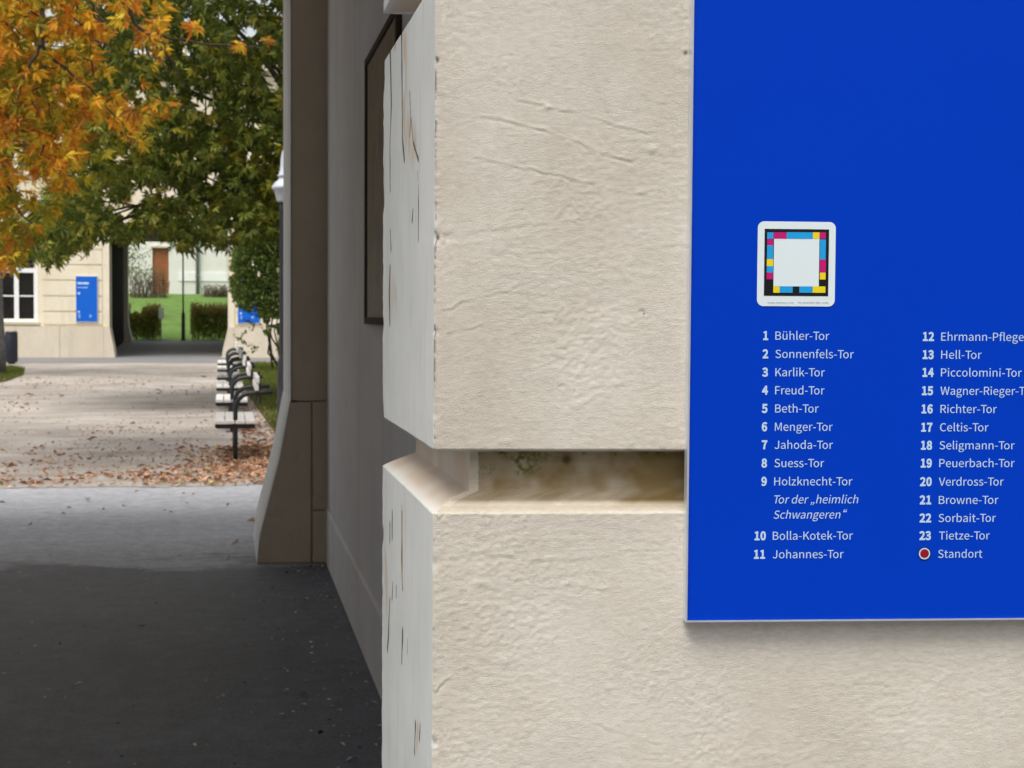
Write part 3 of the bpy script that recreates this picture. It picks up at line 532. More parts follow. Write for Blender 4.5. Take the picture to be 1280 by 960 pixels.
 'd': (217, [97, -5, 119, -1, 138, 9, 155, 22, 156, 22, 159, 0, 185, 0, 185, 279, 153, 279, 153, 206, 154, 173, 138, 185, 121, 192, 101, 195, 60, 183, 30, 148, 19, 95, 28, 41, 55, 7, 104, 22, 76, 31, 58, 56, 51, 95, 59, 133, 79, 159, 106, 168, 122, 166, 137, 160, 153, 148, 153, 48, 137, 34, 121, 25], [[9, 7, 8], [9, 6, 7], [10, 6, 9], [14, 12, 13], [14, 11, 12], [14, 10, 11], [15, 25, 14], [25, 10, 14], [25, 26, 10], [26, 27, 10], [27, 28, 10], [28, 6, 10], [15, 24, 25], [15, 23, 24], [16, 23, 15], [29, 6, 28], [16, 22, 23], [16, 21, 22], [17, 21, 16], [17, 20, 21], [30, 4, 29], [4, 6, 29], [18, 20, 17], [31, 4, 30], [18, 19, 20], [19, 4, 31], [18, 3, 19], [3, 4, 19], [18, 2, 3], [5, 6, 4], [18, 1, 2], [0, 1, 18]]),
 'e': (194, [109, -5, 133, -2, 154, 5, 172, 15, 160, 36, 146, 28, 130, 23, 113, 21, 81, 29, 59, 52, 50, 88, 178, 88, 179, 93, 179, 99, 179, 106, 170, 153, 145, 184, 103, 195, 62, 183, 31, 148, 18, 95, 31, 41, 63, 7, 49, 110, 59, 142, 79, 163, 104, 169, 129, 163, 146, 143, 151, 110], [[18, 16, 17], [18, 15, 16], [19, 25, 18], [25, 26, 18], [26, 15, 18], [27, 15, 26], [28, 15, 27], [19, 24, 25], [28, 14, 15], [20, 24, 19], [29, 14, 28], [20, 23, 24], [20, 29, 23], [20, 14, 29], [20, 13, 14], [20, 12, 13], [21, 10, 20], [10, 12, 20], [10, 11, 12], [21, 9, 10], [21, 8, 9], [22, 8, 21], [5, 3, 4], [22, 7, 8], [6, 3, 5], [7, 3, 6], [22, 3, 7], [22, 2, 3], [0, 2, 22], [0, 1, 2]]),
 'f': (114, [12, 164, 37, 164, 37, 0, 69, 0, 69, 164, 110, 164, 110, 190, 69, 190, 69, 220, 72, 241, 81, 253, 96, 258, 103, 257, 110, 255, 118, 252, 125, 277, 115, 280, 104, 282, 93, 283, 62, 276, 43, 254, 37, 221, 37, 190, 12, 188], [[19, 17, 18], [19, 16, 17], [19, 15, 16], [19, 14, 15], [20, 11, 19], [11, 12, 19], [12, 13, 19], [13, 14, 19], [20, 10, 11], [21, 10, 20], [21, 9, 10], [21, 8, 9], [22, 8, 21], [22, 7, 8], [23, 7, 22], [23, 6, 7], [23, 5, 6], [0, 5, 23], [1, 5, 0], [2, 4, 1], [4, 5, 1], [2, 3, 4]]),
 'g': (197, [96, -88, 147, -78, 181, -54, 193, -22, 185, 4, 163, 19, 126, 23, 89, 23, 69, 26, 59, 33, 56, 44, 57, 53, 62, 61, 68, 67, 77, 63, 86, 61, 96, 60, 131, 68, 156, 91, 166, 126, 164, 142, 158, 155, 150, 166, 189, 166, 189, 190, 123, 190, 115, 193, 106, 194, 96, 195, 61, 187, 35, 163, 25, 127, 29, 106, 38, 89, 50, 76, 50, 75, 40, 66, 32, 54, 29, 39, 31, 26, 37, 15, 46, 8, 46, 6, 31, -6, 21, -21, 18, -37, 28, -64, 55, -82, 96, 82, 76, 87, 61, 103, 56, 127, 61, 151, 76, 166, 96, 172, 117, 166, 131, 151, 137, 127, 131, 103, 116, 87, 101, -65, 71, -61, 52, -50, 46, -32, 48, -21, 54, -10, 65, 0, 74, -2, 82, -3, 90, -3, 123, -3, 144, -5, 157, -13, 161, -27, 154, -46, 133, -60], [[29, 27, 28], [29, 26, 27], [29, 25, 26], [29, 24, 25], [29, 23, 24], [30, 54, 29], [54, 23, 29], [30, 53, 54], [55, 23, 54], [30, 52, 53], [56, 22, 55], [22, 23, 55], [56, 21, 22], [31, 52, 30], [56, 20, 21], [31, 51, 52], [57, 20, 56], [57, 19, 20], [32, 51, 31], [32, 50, 51], [58, 19, 57], [58, 18, 19], [33, 50, 32], [59, 18, 58], [33, 49, 50], [59, 17, 18], [34, 49, 33], [48, 17, 59], [34, 48, 49], [34, 17, 48], [35, 17, 34], [36, 13, 35], [13, 17, 35], [13, 16, 17], [36, 12, 13], [14, 16, 13], [37, 12, 36], [15, 16, 14], [37, 11, 12], [38, 11, 37], [38, 10, 11], [38, 9, 10], [39, 9, 38], [39, 8, 9], [39, 7, 8], [40, 7, 39], [40, 6, 7], [40, 5, 6], [40, 4, 5], [41, 4, 40], [42, 4, 41], [43, 66, 42], [66, 4, 42], [66, 70, 4], [70, 71, 4], [71, 3, 4], [43, 65, 66], [67, 70, 66], [68, 70, 67], [69, 70, 68], [72, 3, 71], [44, 65, 43], [44, 64, 65], [73, 3, 72], [45, 64, 44], [45, 63, 64], [73, 2, 3], [74, 2, 73], [45, 62, 63], [46, 62, 45], [75, 2, 74], [46, 61, 62], [75, 1, 2], [60, 1, 75], [46, 60, 61], [47, 60, 46], [47, 1, 60], [47, 0, 1]]),
 'h': (213, [32, 0, 64, 0, 64, 138, 82, 154, 98, 164, 116, 167, 137, 162, 149, 145, 152, 116, 152, 0, 184, 0, 184, 120, 178, 161, 159, 186, 126, 195, 102, 191, 81, 179, 63, 163, 64, 202, 64, 279, 32, 279], [[0, 19, 20], [0, 18, 19], [0, 17, 18], [15, 13, 14], [16, 13, 15], [16, 12, 13], [17, 5, 16], [5, 12, 16], [17, 4, 5], [6, 12, 5], [17, 3, 4], [0, 2, 17], [2, 3, 17], [7, 12, 6], [7, 11, 12], [8, 11, 7], [0, 1, 2], [8, 10, 11], [9, 10, 8]]),
 'i': (96, [48, 229, 59, 232, 67, 239, 70, 251, 67, 262, 59, 269, 48, 271, 37, 269, 30, 262, 27, 251, 30, 239, 37, 232, 32, 0, 64, 0, 64, 190, 32, 190], [[12, 14, 15], [12, 13, 14], [7, 5, 6], [8, 5, 7], [8, 4, 5], [9, 4, 8], [9, 3, 4], [10, 3, 9], [10, 2, 3], [11, 2, 10], [11, 1, 2], [0, 1, 11]]),
 'k': (193, [32, 0, 64, 0, 64, 50, 99, 92, 155, 0, 190, 0, 118, 113, 181, 190, 146, 190, 65, 90, 64, 90, 64, 279, 32, 279], [[0, 11, 12], [0, 10, 11], [9, 7, 8], [9, 6, 7], [9, 3, 6], [3, 5, 6], [9, 2, 3], [4, 5, 3], [0, 9, 10], [0, 2, 9], [0, 1, 2]]),
 'l': (99, [66, -5, 74, -4, 79, -3, 84, -2, 80, 23, 77, 22, 75, 22, 73, 22, 69, 23, 66, 28, 64, 36, 64, 279, 32, 279, 32, 38, 36, 15, 47, 0], [[13, 11, 12], [13, 10, 11], [14, 10, 13], [14, 9, 10], [14, 8, 9], [14, 7, 8], [5, 3, 4], [6, 3, 5], [7, 3, 6], [14, 3, 7], [15, 3, 14], [0, 3, 15], [0, 2, 3], [0, 1, 2]]),
 'm': (324, [32, 0, 64, 0, 64, 138, 81, 154, 97, 164, 112, 167, 132, 162, 144, 145, 147, 116, 147, 0, 179, 0, 179, 138, 196, 154, 212, 164, 227, 167, 247, 162, 259, 145, 263, 116, 263, 0, 294, 0, 294, 120, 288, 161, 269, 186, 237, 195, 215, 190, 194, 178, 174, 159, 164, 178, 146, 191, 121, 195, 100, 191, 80, 179, 62, 162, 62, 162, 58, 190, 32, 190], [[30, 28, 29], [24, 22, 23], [31, 28, 30], [31, 27, 28], [25, 22, 24], [0, 34, 35], [0, 33, 34], [25, 21, 22], [32, 27, 31], [32, 5, 27], [5, 26, 27], [26, 14, 25], [14, 21, 25], [32, 4, 5], [6, 26, 5], [26, 13, 14], [15, 21, 14], [32, 3, 4], [26, 12, 13], [0, 32, 33], [0, 2, 32], [2, 3, 32], [7, 26, 6], [16, 21, 15], [16, 20, 21], [7, 12, 26], [7, 11, 12], [8, 11, 7], [17, 20, 16], [0, 1, 2], [8, 10, 11], [17, 19, 20], [9, 10, 8], [18, 19, 17]]),
 'n': (214, [32, 0, 64, 0, 64, 138, 82, 154, 98, 164, 116, 167, 137, 162, 149, 145, 152, 116, 152, 0, 184, 0, 184, 120, 178, 161, 159, 186, 126, 195, 102, 191, 81, 179, 62, 162, 62, 162, 58, 190, 32, 190], [[15, 13, 14], [16, 13, 15], [0, 19, 20], [0, 18, 19], [16, 12, 13], [17, 5, 16], [5, 12, 16], [17, 4, 5], [6, 12, 5], [17, 3, 4], [0, 17, 18], [0, 2, 17], [2, 3, 17], [7, 12, 6], [7, 11, 12], [8, 11, 7], [0, 1, 2], [8, 10, 11], [9, 10, 8]]),
 'o': (212, [106, -5, 150, 7, 182, 41, 194, 95, 182, 149, 150, 183, 106, 195, 63, 183, 31, 149, 18, 95, 31, 41, 63, 7, 106, 22, 77, 31, 58, 57, 51, 95, 58, 133, 77, 159, 106, 168, 135, 159, 154, 133, 161, 95, 154, 57, 135, 31], [[7, 5, 6], [8, 5, 7], [8, 18, 5], [18, 4, 5], [8, 17, 18], [19, 4, 18], [20, 4, 19], [8, 16, 17], [20, 3, 4], [9, 16, 8], [9, 15, 16], [21, 3, 20], [10, 15, 9], [10, 14, 15], [22, 3, 21], [22, 2, 3], [10, 13, 14], [23, 2, 22], [11, 13, 10], [23, 1, 2], [12, 1, 23], [11, 12, 13], [11, 1, 12], [0, 1, 11]]),
 'r': (136, [32, 0, 64, 0, 64, 122, 79, 148, 95, 162, 112, 166, 119, 166, 125, 165, 131, 163, 137, 191, 131, 193, 124, 195, 116, 195, 96, 190, 78, 176, 62, 155, 62, 155, 58, 190, 32, 190], [[13, 11, 12], [13, 10, 11], [13, 9, 10], [13, 8, 9], [14, 7, 13], [7, 8, 13], [0, 17, 18], [0, 16, 17], [15, 5, 14], [5, 6, 14], [6, 7, 14], [15, 4, 5], [15, 3, 4], [0, 15, 16], [0, 2, 15], [2, 3, 15], [0, 1, 2]]),
 's': (164, [82, -5, 120, 3, 143, 24, 151, 52, 142, 80, 120, 98, 93, 110, 73, 118, 58, 128, 52, 143, 56, 156, 68, 166, 88, 170, 103, 168, 117, 162, 131, 153, 146, 173, 130, 184, 110, 192, 87, 195, 52, 188, 29, 168, 22, 141, 30, 115, 51, 98, 77, 86, 98, 78, 114, 66, 120, 50, 116, 35, 104, 24, 83, 20, 62, 23, 44, 31, 27, 43, 11, 22, 31, 8, 56, -1], [[20, 18, 19], [20, 17, 18], [21, 17, 20], [21, 16, 17], [21, 12, 16], [12, 13, 16], [13, 14, 16], [14, 15, 16], [21, 11, 12], [22, 11, 21], [22, 10, 11], [22, 9, 10], [22, 8, 9], [23, 8, 22], [23, 7, 8], [23, 6, 7], [24, 6, 23], [24, 5, 6], [24, 4, 5], [25, 4, 24], [26, 4, 25], [26, 3, 4], [27, 3, 26], [28, 3, 27], [28, 2, 3], [29, 2, 28], [35, 33, 34], [30, 2, 29], [35, 32, 33], [31, 2, 30], [31, 1, 2], [35, 31, 32], [36, 31, 35], [36, 1, 31], [37, 1, 36], [37, 0, 1]]),
 't': (132, [92, -5, 104, -4, 116, -1, 127, 2, 121, 27, 114, 24, 106, 22, 99, 21, 82, 26, 72, 38, 70, 58, 70, 164, 121, 164, 121, 190, 70, 190, 70, 244, 43, 244, 40, 190, 9, 188, 9, 164, 38, 164, 38, 59, 43, 25, 60, 3], [[17, 15, 16], [17, 14, 15], [18, 14, 17], [18, 13, 14], [18, 12, 13], [19, 12, 18], [20, 12, 19], [21, 11, 20], [11, 12, 20], [21, 10, 11], [22, 10, 21], [22, 9, 10], [22, 8, 9], [5, 3, 4], [22, 7, 8], [23, 7, 22], [6, 3, 5], [7, 3, 6], [23, 3, 7], [0, 3, 23], [0, 2, 3], [0, 1, 2]]),
 'u': (213, [88, -5, 112, 0, 132, 12, 151, 30, 152, 30, 154, 0, 181, 0, 181, 190, 149, 190, 149, 55, 132, 37, 115, 26, 97, 23, 77, 28, 65, 45, 62, 74, 62, 190, 29, 190, 29, 70, 36, 29, 55, 4], [[18, 16, 17], [18, 15, 16], [9, 7, 8], [9, 6, 7], [18, 14, 15], [19, 14, 18], [10, 4, 9], [4, 6, 9], [19, 13, 14], [11, 3, 10], [3, 4, 10], [11, 2, 3], [5, 6, 4], [20, 13, 19], [20, 12, 13], [12, 2, 11], [20, 2, 12], [20, 1, 2], [0, 1, 20]]),
 'v': (182, [73, 0, 111, 0, 178, 190, 146, 190, 110, 82, 105, 63, 99, 44, 93, 26, 91, 26, 85, 44, 79, 63, 74, 82, 38, 190, 5, 190], [[0, 12, 13], [0, 11, 12], [4, 2, 3], [4, 1, 2], [0, 10, 11], [5, 1, 4], [0, 9, 10], [6, 1, 5], [0, 8, 9], [7, 1, 6], [0, 7, 8], [0, 1, 7]]),
 'w': (281, [62, 0, 99, 0, 126, 102, 131, 120, 135, 138, 139, 157, 141, 157, 145, 138, 150, 120, 154, 103, 181, 0, 220, 0, 272, 190, 241, 190, 213, 80, 209, 62, 205, 45, 202, 27, 200, 27, 195, 45, 191, 62, 187, 80, 157, 190, 126, 190, 96, 80, 92, 62, 87, 45, 83, 27, 82, 27, 78, 45, 74, 62, 70, 80, 42, 190, 9, 190], [[0, 32, 33], [0, 31, 32], [24, 22, 23], [24, 5, 22], [5, 6, 22], [6, 21, 22], [14, 12, 13], [14, 11, 12], [24, 4, 5], [7, 21, 6], [8, 21, 7], [24, 3, 4], [9, 21, 8], [24, 2, 3], [10, 21, 9], [24, 1, 2], [0, 30, 31], [25, 1, 24], [10, 20, 21], [15, 11, 14], [26, 1, 25], [16, 11, 15], [0, 29, 30], [10, 19, 20], [27, 1, 26], [17, 11, 16], [0, 28, 29], [10, 18, 19], [0, 27, 28], [0, 1, 27], [10, 17, 18], [10, 11, 17]]),
 'z': (166, [12, 0, 156, 0, 156, 26, 53, 26, 153, 173, 153, 190, 23, 190, 23, 164, 112, 164, 12, 17], [[7, 5, 6], [7, 4, 5], [7, 8, 4], [8, 3, 4], [9, 3, 8], [9, 2, 3], [9, 1, 2], [0, 1, 9]]),
 'ü': (213, [144, 230, 154, 233, 161, 239, 163, 249, 161, 259, 154, 266, 144, 269, 134, 266, 127, 259, 124, 249, 127, 239, 134, 233, 88, -5, 112, 0, 132, 12, 151, 30, 152, 30, 154, 0, 181, 0, 181, 190, 149, 190, 149, 55, 132, 37, 115, 26, 97, 23, 77, 28, 65, 45, 62, 74, 62, 190, 29, 190, 29, 70, 36, 29, 55, 4, 68, 230, 78, 233, 85, 239, 88, 249, 85, 259, 78, 266, 68, 269, 58, 266, 52, 259, 49, 249, 52, 239, 58, 233], [[30, 28, 29], [30, 27, 28], [21, 19, 20], [21, 18, 19], [30, 26, 27], [31, 26, 30], [22, 16, 21], [16, 18, 21], [31, 25, 26], [23, 15, 22], [15, 16, 22], [23, 14, 15], [17, 18, 16], [32, 25, 31], [32, 24, 25], [24, 14, 23], [32, 14, 24], [32, 13, 14], [12, 13, 32], [40, 38, 39], [41, 38, 40], [41, 37, 38], [41, 36, 37], [42, 36, 41], [43, 36, 42], [43, 35, 36], [44, 35, 43], [44, 34, 35], [33, 34, 44], [7, 5, 6], [8, 5, 7], [8, 4, 5], [8, 3, 4], [9, 3, 8], [10, 3, 9], [10, 2, 3], [11, 2, 10], [11, 1, 2], [0, 1, 11]]),
 '“': (350, [337, 283, 329, 297, 308, 282, 292, 260, 286, 231, 290, 214, 300, 202, 313, 198, 327, 201, 335, 210, 337, 221, 334, 232, 327, 240, 315, 243, 311, 243, 308, 242, 306, 240, 310, 256, 320, 271, 270, 283, 262, 297, 241, 282, 225, 260, 218, 231, 222, 214, 232, 202, 246, 198, 259, 201, 267, 210, 270, 221, 267, 232, 260, 240, 248, 243, 244, 243, 241, 242, 238, 240, 242, 256, 253, 271], [[21, 19, 20], [21, 37, 19], [22, 37, 21], [22, 36, 37], [23, 36, 22], [23, 35, 36], [33, 31, 32], [34, 31, 33], [35, 31, 34], [23, 31, 35], [23, 30, 31], [23, 29, 30], [24, 29, 23], [24, 28, 29], [25, 28, 24], [25, 27, 28], [26, 27, 25], [2, 0, 1], [2, 18, 0], [3, 18, 2], [3, 17, 18], [4, 17, 3], [4, 16, 17], [14, 12, 13], [15, 12, 14], [16, 12, 15], [4, 12, 16], [4, 11, 12], [4, 10, 11], [5, 10, 4], [5, 9, 10], [6, 9, 5], [6, 8, 9], [7, 8, 6]]),
 '„': (166, [102, -57, 125, -39, 139, -16, 144, 13, 141, 32, 133, 44, 119, 48, 109, 45, 101, 38, 99, 26, 102, 16, 109, 9, 119, 7, 123, 7, 119, -13, 109, -28, 93, -42, 34, -57, 56, -39, 70, -16, 75, 13, 72, 32, 64, 44, 51, 48, 40, 45, 33, 38, 30, 26, 33, 16, 41, 9, 51, 7, 54, 7, 50, -13, 41, -28, 25, -42], [[24, 22, 23], [25, 22, 24], [25, 21, 22], [26, 21, 25], [26, 20, 21], [27, 20, 26], [28, 20, 27], [28, 30, 20], [30, 19, 20], [29, 30, 28], [31, 19, 30], [32, 19, 31], [32, 18, 19], [33, 18, 32], [33, 17, 18], [7, 5, 6], [8, 5, 7], [8, 4, 5], [9, 4, 8], [9, 3, 4], [10, 3, 9], [11, 3, 10], [11, 13, 3], [13, 2, 3], [12, 13, 11], [14, 2, 13], [15, 2, 14], [15, 1, 2], [16, 1, 15], [16, 0, 1]]),
 ' ': (78, [], []),
 'b0': (216, [11, 209, 44, 261, 97, 279, 151, 261, 184, 209, 194, 129, 184, 49, 151, -4, 97, -23, 44, -4, 11, 49, 0, 129, 124, 185, 110, 212, 97, 217, 84, 212, 71, 185, 65, 129, 71, 73, 84, 46, 97, 40, 110, 46, 124, 73, 129, 129], [[1, 3, 2], [0, 3, 1], [0, 14, 3], [14, 4, 3], [0, 15, 14], [13, 4, 14], [0, 16, 15], [12, 4, 13], [12, 5, 4], [11, 16, 0], [23, 5, 12], [11, 17, 16], [23, 6, 5], [10, 17, 11], [10, 18, 17], [22, 6, 23], [10, 19, 18], [21, 6, 22], [9, 19, 10], [21, 7, 6], [9, 20, 19], [20, 7, 21], [9, 7, 20], [9, 8, 7]]),
 'b1': (216, [71, 44, 71, 201, 25, 201, 25, 252, 58, 260, 74, 265, 92, 274, 137, 274, 137, 44, 189, 44, 189, -17, 14, -17, 14, 44], [[5, 7, 6], [5, 8, 7], [4, 8, 5], [3, 1, 4], [1, 8, 4], [2, 1, 3], [0, 8, 1], [11, 0, 12], [11, 8, 0], [11, 9, 8], [11, 10, 9]]),
 'b2': (216, [69, 94, 105, 145, 116, 185, 112, 203, 103, 213, 85, 218, 72, 215, 59, 207, 33, 182, -11, 224, 26, 258, 55, 273, 90, 279, 138, 267, 171, 234, 182, 186, 168, 127, 130, 70, 107, 46, 76, 43, 91, 44, 105, 45, 194, 45, 194, -17, -2, -17, -2, 26], [[11, 13, 12], [10, 13, 11], [10, 14, 13], [9, 14, 10], [9, 5, 14], [5, 4, 14], [4, 15, 14], [8, 7, 9], [7, 6, 9], [6, 5, 9], [3, 15, 4], [2, 15, 3], [2, 16, 15], [1, 16, 2], [0, 16, 1], [0, 17, 16], [25, 17, 0], [25, 19, 17], [19, 18, 17], [20, 22, 21], [20, 23, 22], [19, 23, 20], [25, 23, 19], [24, 23, 25]]),
 'b3': (216, [24, 76, 53, 51, 69, 43, 90, 39, 109, 44, 120, 54, 125, 70, 120, 87, 103, 98, 45, 106, 45, 160, 97, 168, 112, 180, 116, 195, 113, 207, 105, 215, 90, 218, 75, 216, 62, 209, 35, 187, -5, 233, 31, 261, 59, 274, 91, 278, 137, 269, 171, 242, 183, 198, 176, 162, 156, 136, 137, 125, 137, 145, 158, 135, 183, 108, 192, 68, 178, 20, 142, -12, 93, -22, 52, -16, 21, -1, -13, 29], [[22, 24, 23], [21, 24, 22], [21, 25, 24], [20, 25, 21], [20, 16, 25], [16, 26, 25], [19, 18, 20], [18, 17, 20], [17, 16, 20], [15, 26, 16], [14, 26, 15], [13, 26, 14], [13, 27, 26], [12, 27, 13], [11, 27, 12], [10, 27, 11], [10, 30, 27], [30, 28, 27], [9, 30, 10], [9, 29, 30], [28, 31, 30], [29, 31, 28], [29, 32, 31], [9, 32, 29], [9, 8, 32], [8, 33, 32], [7, 33, 8], [6, 33, 7], [39, 1, 0], [5, 33, 6], [5, 34, 33], [4, 34, 5], [39, 2, 1], [3, 34, 4], [39, 3, 2], [39, 34, 3], [38, 34, 39], [38, 35, 34], [37, 35, 38], [37, 36, 35]]),
 'b4': (216, [-10, 54, -10, 97, 105, 274, 166, 274, 166, 113, 200, 113, 200, 54, 166, 54, 166, -17, 102, -17, 102, 54, 102, 190, 103, 207, 103, 205, 130, 205, 128, 201, 121, 188, 113, 175, 72, 113, 102, 113, 102, 175], [[1, 3, 2], [1, 12, 3], [12, 14, 3], [14, 4, 3], [1, 13, 12], [11, 14, 12], [1, 11, 13], [11, 14, 13], [15, 4, 14], [16, 4, 15], [1, 20, 11], [17, 4, 16], [1, 18, 20], [18, 19, 20], [18, 4, 17], [1, 4, 18], [1, 5, 4], [1, 6, 5], [0, 6, 1], [10, 6, 0], [9, 7, 10], [7, 6, 10], [9, 8, 7]]),
 'b5': (216, [23, 75, 51, 51, 67, 43, 88, 39, 107, 45, 120, 59, 126, 83, 121, 106, 109, 119, 89, 124, 79, 123, 68, 119, 47, 106, 12, 128, 23, 274, 180, 274, 180, 212, 82, 212, 79, 183, 66, 177, 81, 181, 100, 182, 146, 172, 181, 139, 193, 83, 179, 27, 141, -10, 93, -22, 51, -16, 21, -2, -14, 27], [[13, 17, 14], [17, 15, 14], [17, 16, 15], [13, 19, 17], [19, 18, 17], [20, 22, 21], [19, 22, 20], [13, 22, 19], [13, 23, 22], [13, 9, 23], [9, 8, 23], [8, 24, 23], [12, 11, 13], [11, 10, 13], [10, 9, 13], [7, 24, 8], [6, 24, 7], [6, 25, 24], [5, 25, 6], [30, 1, 0], [4, 25, 5], [30, 2, 1], [3, 25, 4], [30, 3, 2], [30, 25, 3], [30, 26, 25], [29, 26, 30], [28, 26, 29], [28, 27, 26]]),
 'b6': (216, [17, 210, 58, 262, 113, 279, 144, 274, 168, 263, 199, 236, 158, 191, 135, 211, 126, 216, 117, 218, 94, 210, 76, 185, 74, 175, 57, 159, 82, 172, 108, 177, 155, 166, 186, 132, 197, 78, 185, 27, 152, -9, 105, -22, 51, -5, 15, 45, 2, 123, 117, 42, 127, 55, 132, 79, 128, 102, 119, 114, 102, 118, 92, 116, 79, 109, 69, 98, 75, 65, 89, 44, 105, 39], [[1, 3, 2], [1, 4, 3], [1, 5, 4], [0, 5, 1], [0, 9, 5], [9, 8, 5], [8, 7, 5], [7, 6, 5], [0, 10, 9], [0, 11, 10], [24, 11, 0], [24, 12, 11], [14, 16, 15], [24, 13, 12], [13, 16, 14], [13, 17, 16], [24, 17, 13], [24, 30, 17], [30, 29, 17], [29, 18, 17], [23, 32, 24], [32, 31, 24], [31, 30, 24], [28, 18, 29], [23, 33, 32], [27, 18, 28], [23, 34, 33], [26, 18, 27], [26, 19, 18], [23, 35, 34], [25, 19, 26], [22, 35, 23], [22, 36, 35], [36, 19, 25], [22, 19, 36], [22, 20, 19], [21, 20, 22]]),
 'b7': (216, [0, 212, 0, 274, 195, 274, 195, 233, 148, 157, 127, 86, 118, -17, 50, -17, 62, 91, 86, 167, 112, 212], [[0, 2, 1], [0, 3, 2], [0, 10, 3], [10, 4, 3], [9, 4, 10], [8, 4, 9], [8, 5, 4], [7, 5, 8], [7, 6, 5]]),
 'b8': (216, [7, 102, 28, 131, 46, 143, 46, 128, 33, 140, 17, 164, 11, 196, 23, 239, 55, 268, 99, 278, 145, 267, 176, 237, 187, 193, 180, 161, 164, 136, 152, 124, 152, 138, 168, 126, 188, 99, 196, 61, 183, 18, 148, -11, 98, -22, 48, -11, 12, 19, -1, 63, 121, 206, 113, 215, 98, 219, 86, 216, 78, 208, 75, 196, 80, 180, 96, 167, 111, 160, 116, 165, 122, 178, 125, 191, 124, 81, 105, 95, 83, 105, 74, 98, 65, 83, 62, 67, 67, 52, 79, 41, 98, 37, 116, 41, 127, 49, 130, 62], [[8, 10, 9], [7, 10, 8], [7, 11, 10], [6, 29, 7], [29, 28, 7], [28, 11, 7], [28, 27, 11], [27, 12, 11], [6, 30, 29], [26, 12, 27], [6, 31, 30], [37, 12, 26], [6, 32, 31], [5, 32, 6], [37, 13, 12], [36, 13, 37], [5, 33, 32], [35, 13, 36], [5, 34, 33], [34, 13, 35], [4, 34, 5], [34, 14, 13], [4, 2, 34], [2, 16, 34], [16, 14, 34], [4, 1, 2], [3, 16, 2], [1, 3, 4], [3, 15, 16], [17, 14, 16], [15, 17, 14], [0, 3, 1], [0, 15, 3], [15, 18, 17], [0, 40, 15], [40, 18, 15], [0, 41, 40], [39, 18, 40], [25, 41, 0], [39, 19, 18], [25, 42, 41], [38, 19, 39], [25, 43, 42], [49, 19, 38], [25, 44, 43], [24, 44, 25], [48, 19, 49], [48, 20, 19], [24, 45, 44], [47, 20, 48], [24, 46, 45], [46, 20, 47], [24, 20, 46], [23, 20, 24], [23, 21, 20], [23, 22, 21]]),
 'b9': (216, [36, 65, 59, 46, 70, 41, 80, 39, 101, 46, 119, 72, 120, 82, 138, 98, 113, 85, 86, 80, 40, 91, 8, 126, -2, 178, 10, 230, 43, 266, 89, 279, 144, 262, 180, 214, 193, 139, 178, 49, 138, -5, 84, -22, 52, -18, 27, -6, -4, 20, 77, 215, 67, 202, 63, 178, 67, 155, 76, 143, 92, 139, 103, 141, 116, 149, 127, 160, 120, 193, 107, 213, 89, 218], [[14, 16, 15], [13, 16, 14], [13, 17, 16], [12, 25, 13], [25, 36, 13], [36, 17, 13], [35, 17, 36], [12, 26, 25], [35, 18, 17], [34, 18, 35], [12, 27, 26], [33, 18, 34], [11, 27, 12], [11, 28, 27], [32, 18, 33], [11, 29, 28], [31, 18, 32], [11, 30, 29], [30, 18, 31], [30, 7, 18], [7, 19, 18], [11, 7, 30], [10, 7, 11], [10, 8, 7], [6, 19, 7], [9, 8, 10], [5, 19, 6], [4, 19, 5], [24, 1, 0], [4, 20, 19], [3, 20, 4], [24, 2, 1], [24, 3, 2], [24, 20, 3], [23, 20, 24], [23, 21, 20], [22, 21, 23]]),
}
def text_mesh(s, bold=False, shear=0.):
    V, F, x, prev = [], [], 0., ''
    for ch in s:
        a, v, f = GLYPH[('b' if bold else '') + ch]
        if ch == '“': m_ = min(v[0::2]); v = [q-(m_-40 if i % 2 == 0 else 0) for i, q in enumerate(v)]; a = 420
        if prev == 'T' and ch in 'oi': x -= .045 if ch == 'o' else 0
        v = np.array(v, float).reshape(-1, 2)/1000.; b = len(V)
        V += [(q[0]+x+shear*q[1], q[1]) for q in v]; F += [tuple(i+b for i in t) for t in f]; x += a/1000.; prev = ch
    return np.array(V), F
CAPV = text_mesh('H')[0][:, 1].max()
CAP = .0082
FACE = PR - .0015 + .0004
def place_text(s, sx, z, width=None, right=False, bold=False, shear=0., cap=CAP):
    V, F = text_mesh(s, bold, shear); ky = cap/CAPV; x0, x1 = V[:, 0].min(), V[:, 0].max()
    kx = (width/(x1-x0)) if width else ky*.92
    X = (V[:, 0]-(x1 if right else x0))*kx + sx
    return [wp(x, z+y*ky, FACE) for x, y in zip(X, V[:, 1])], F
CW = 3.368
def px1(cx, cy, top): return (900+cx/CW, top+cy/CW)
rows = []
A1 = 250; A2 = 480
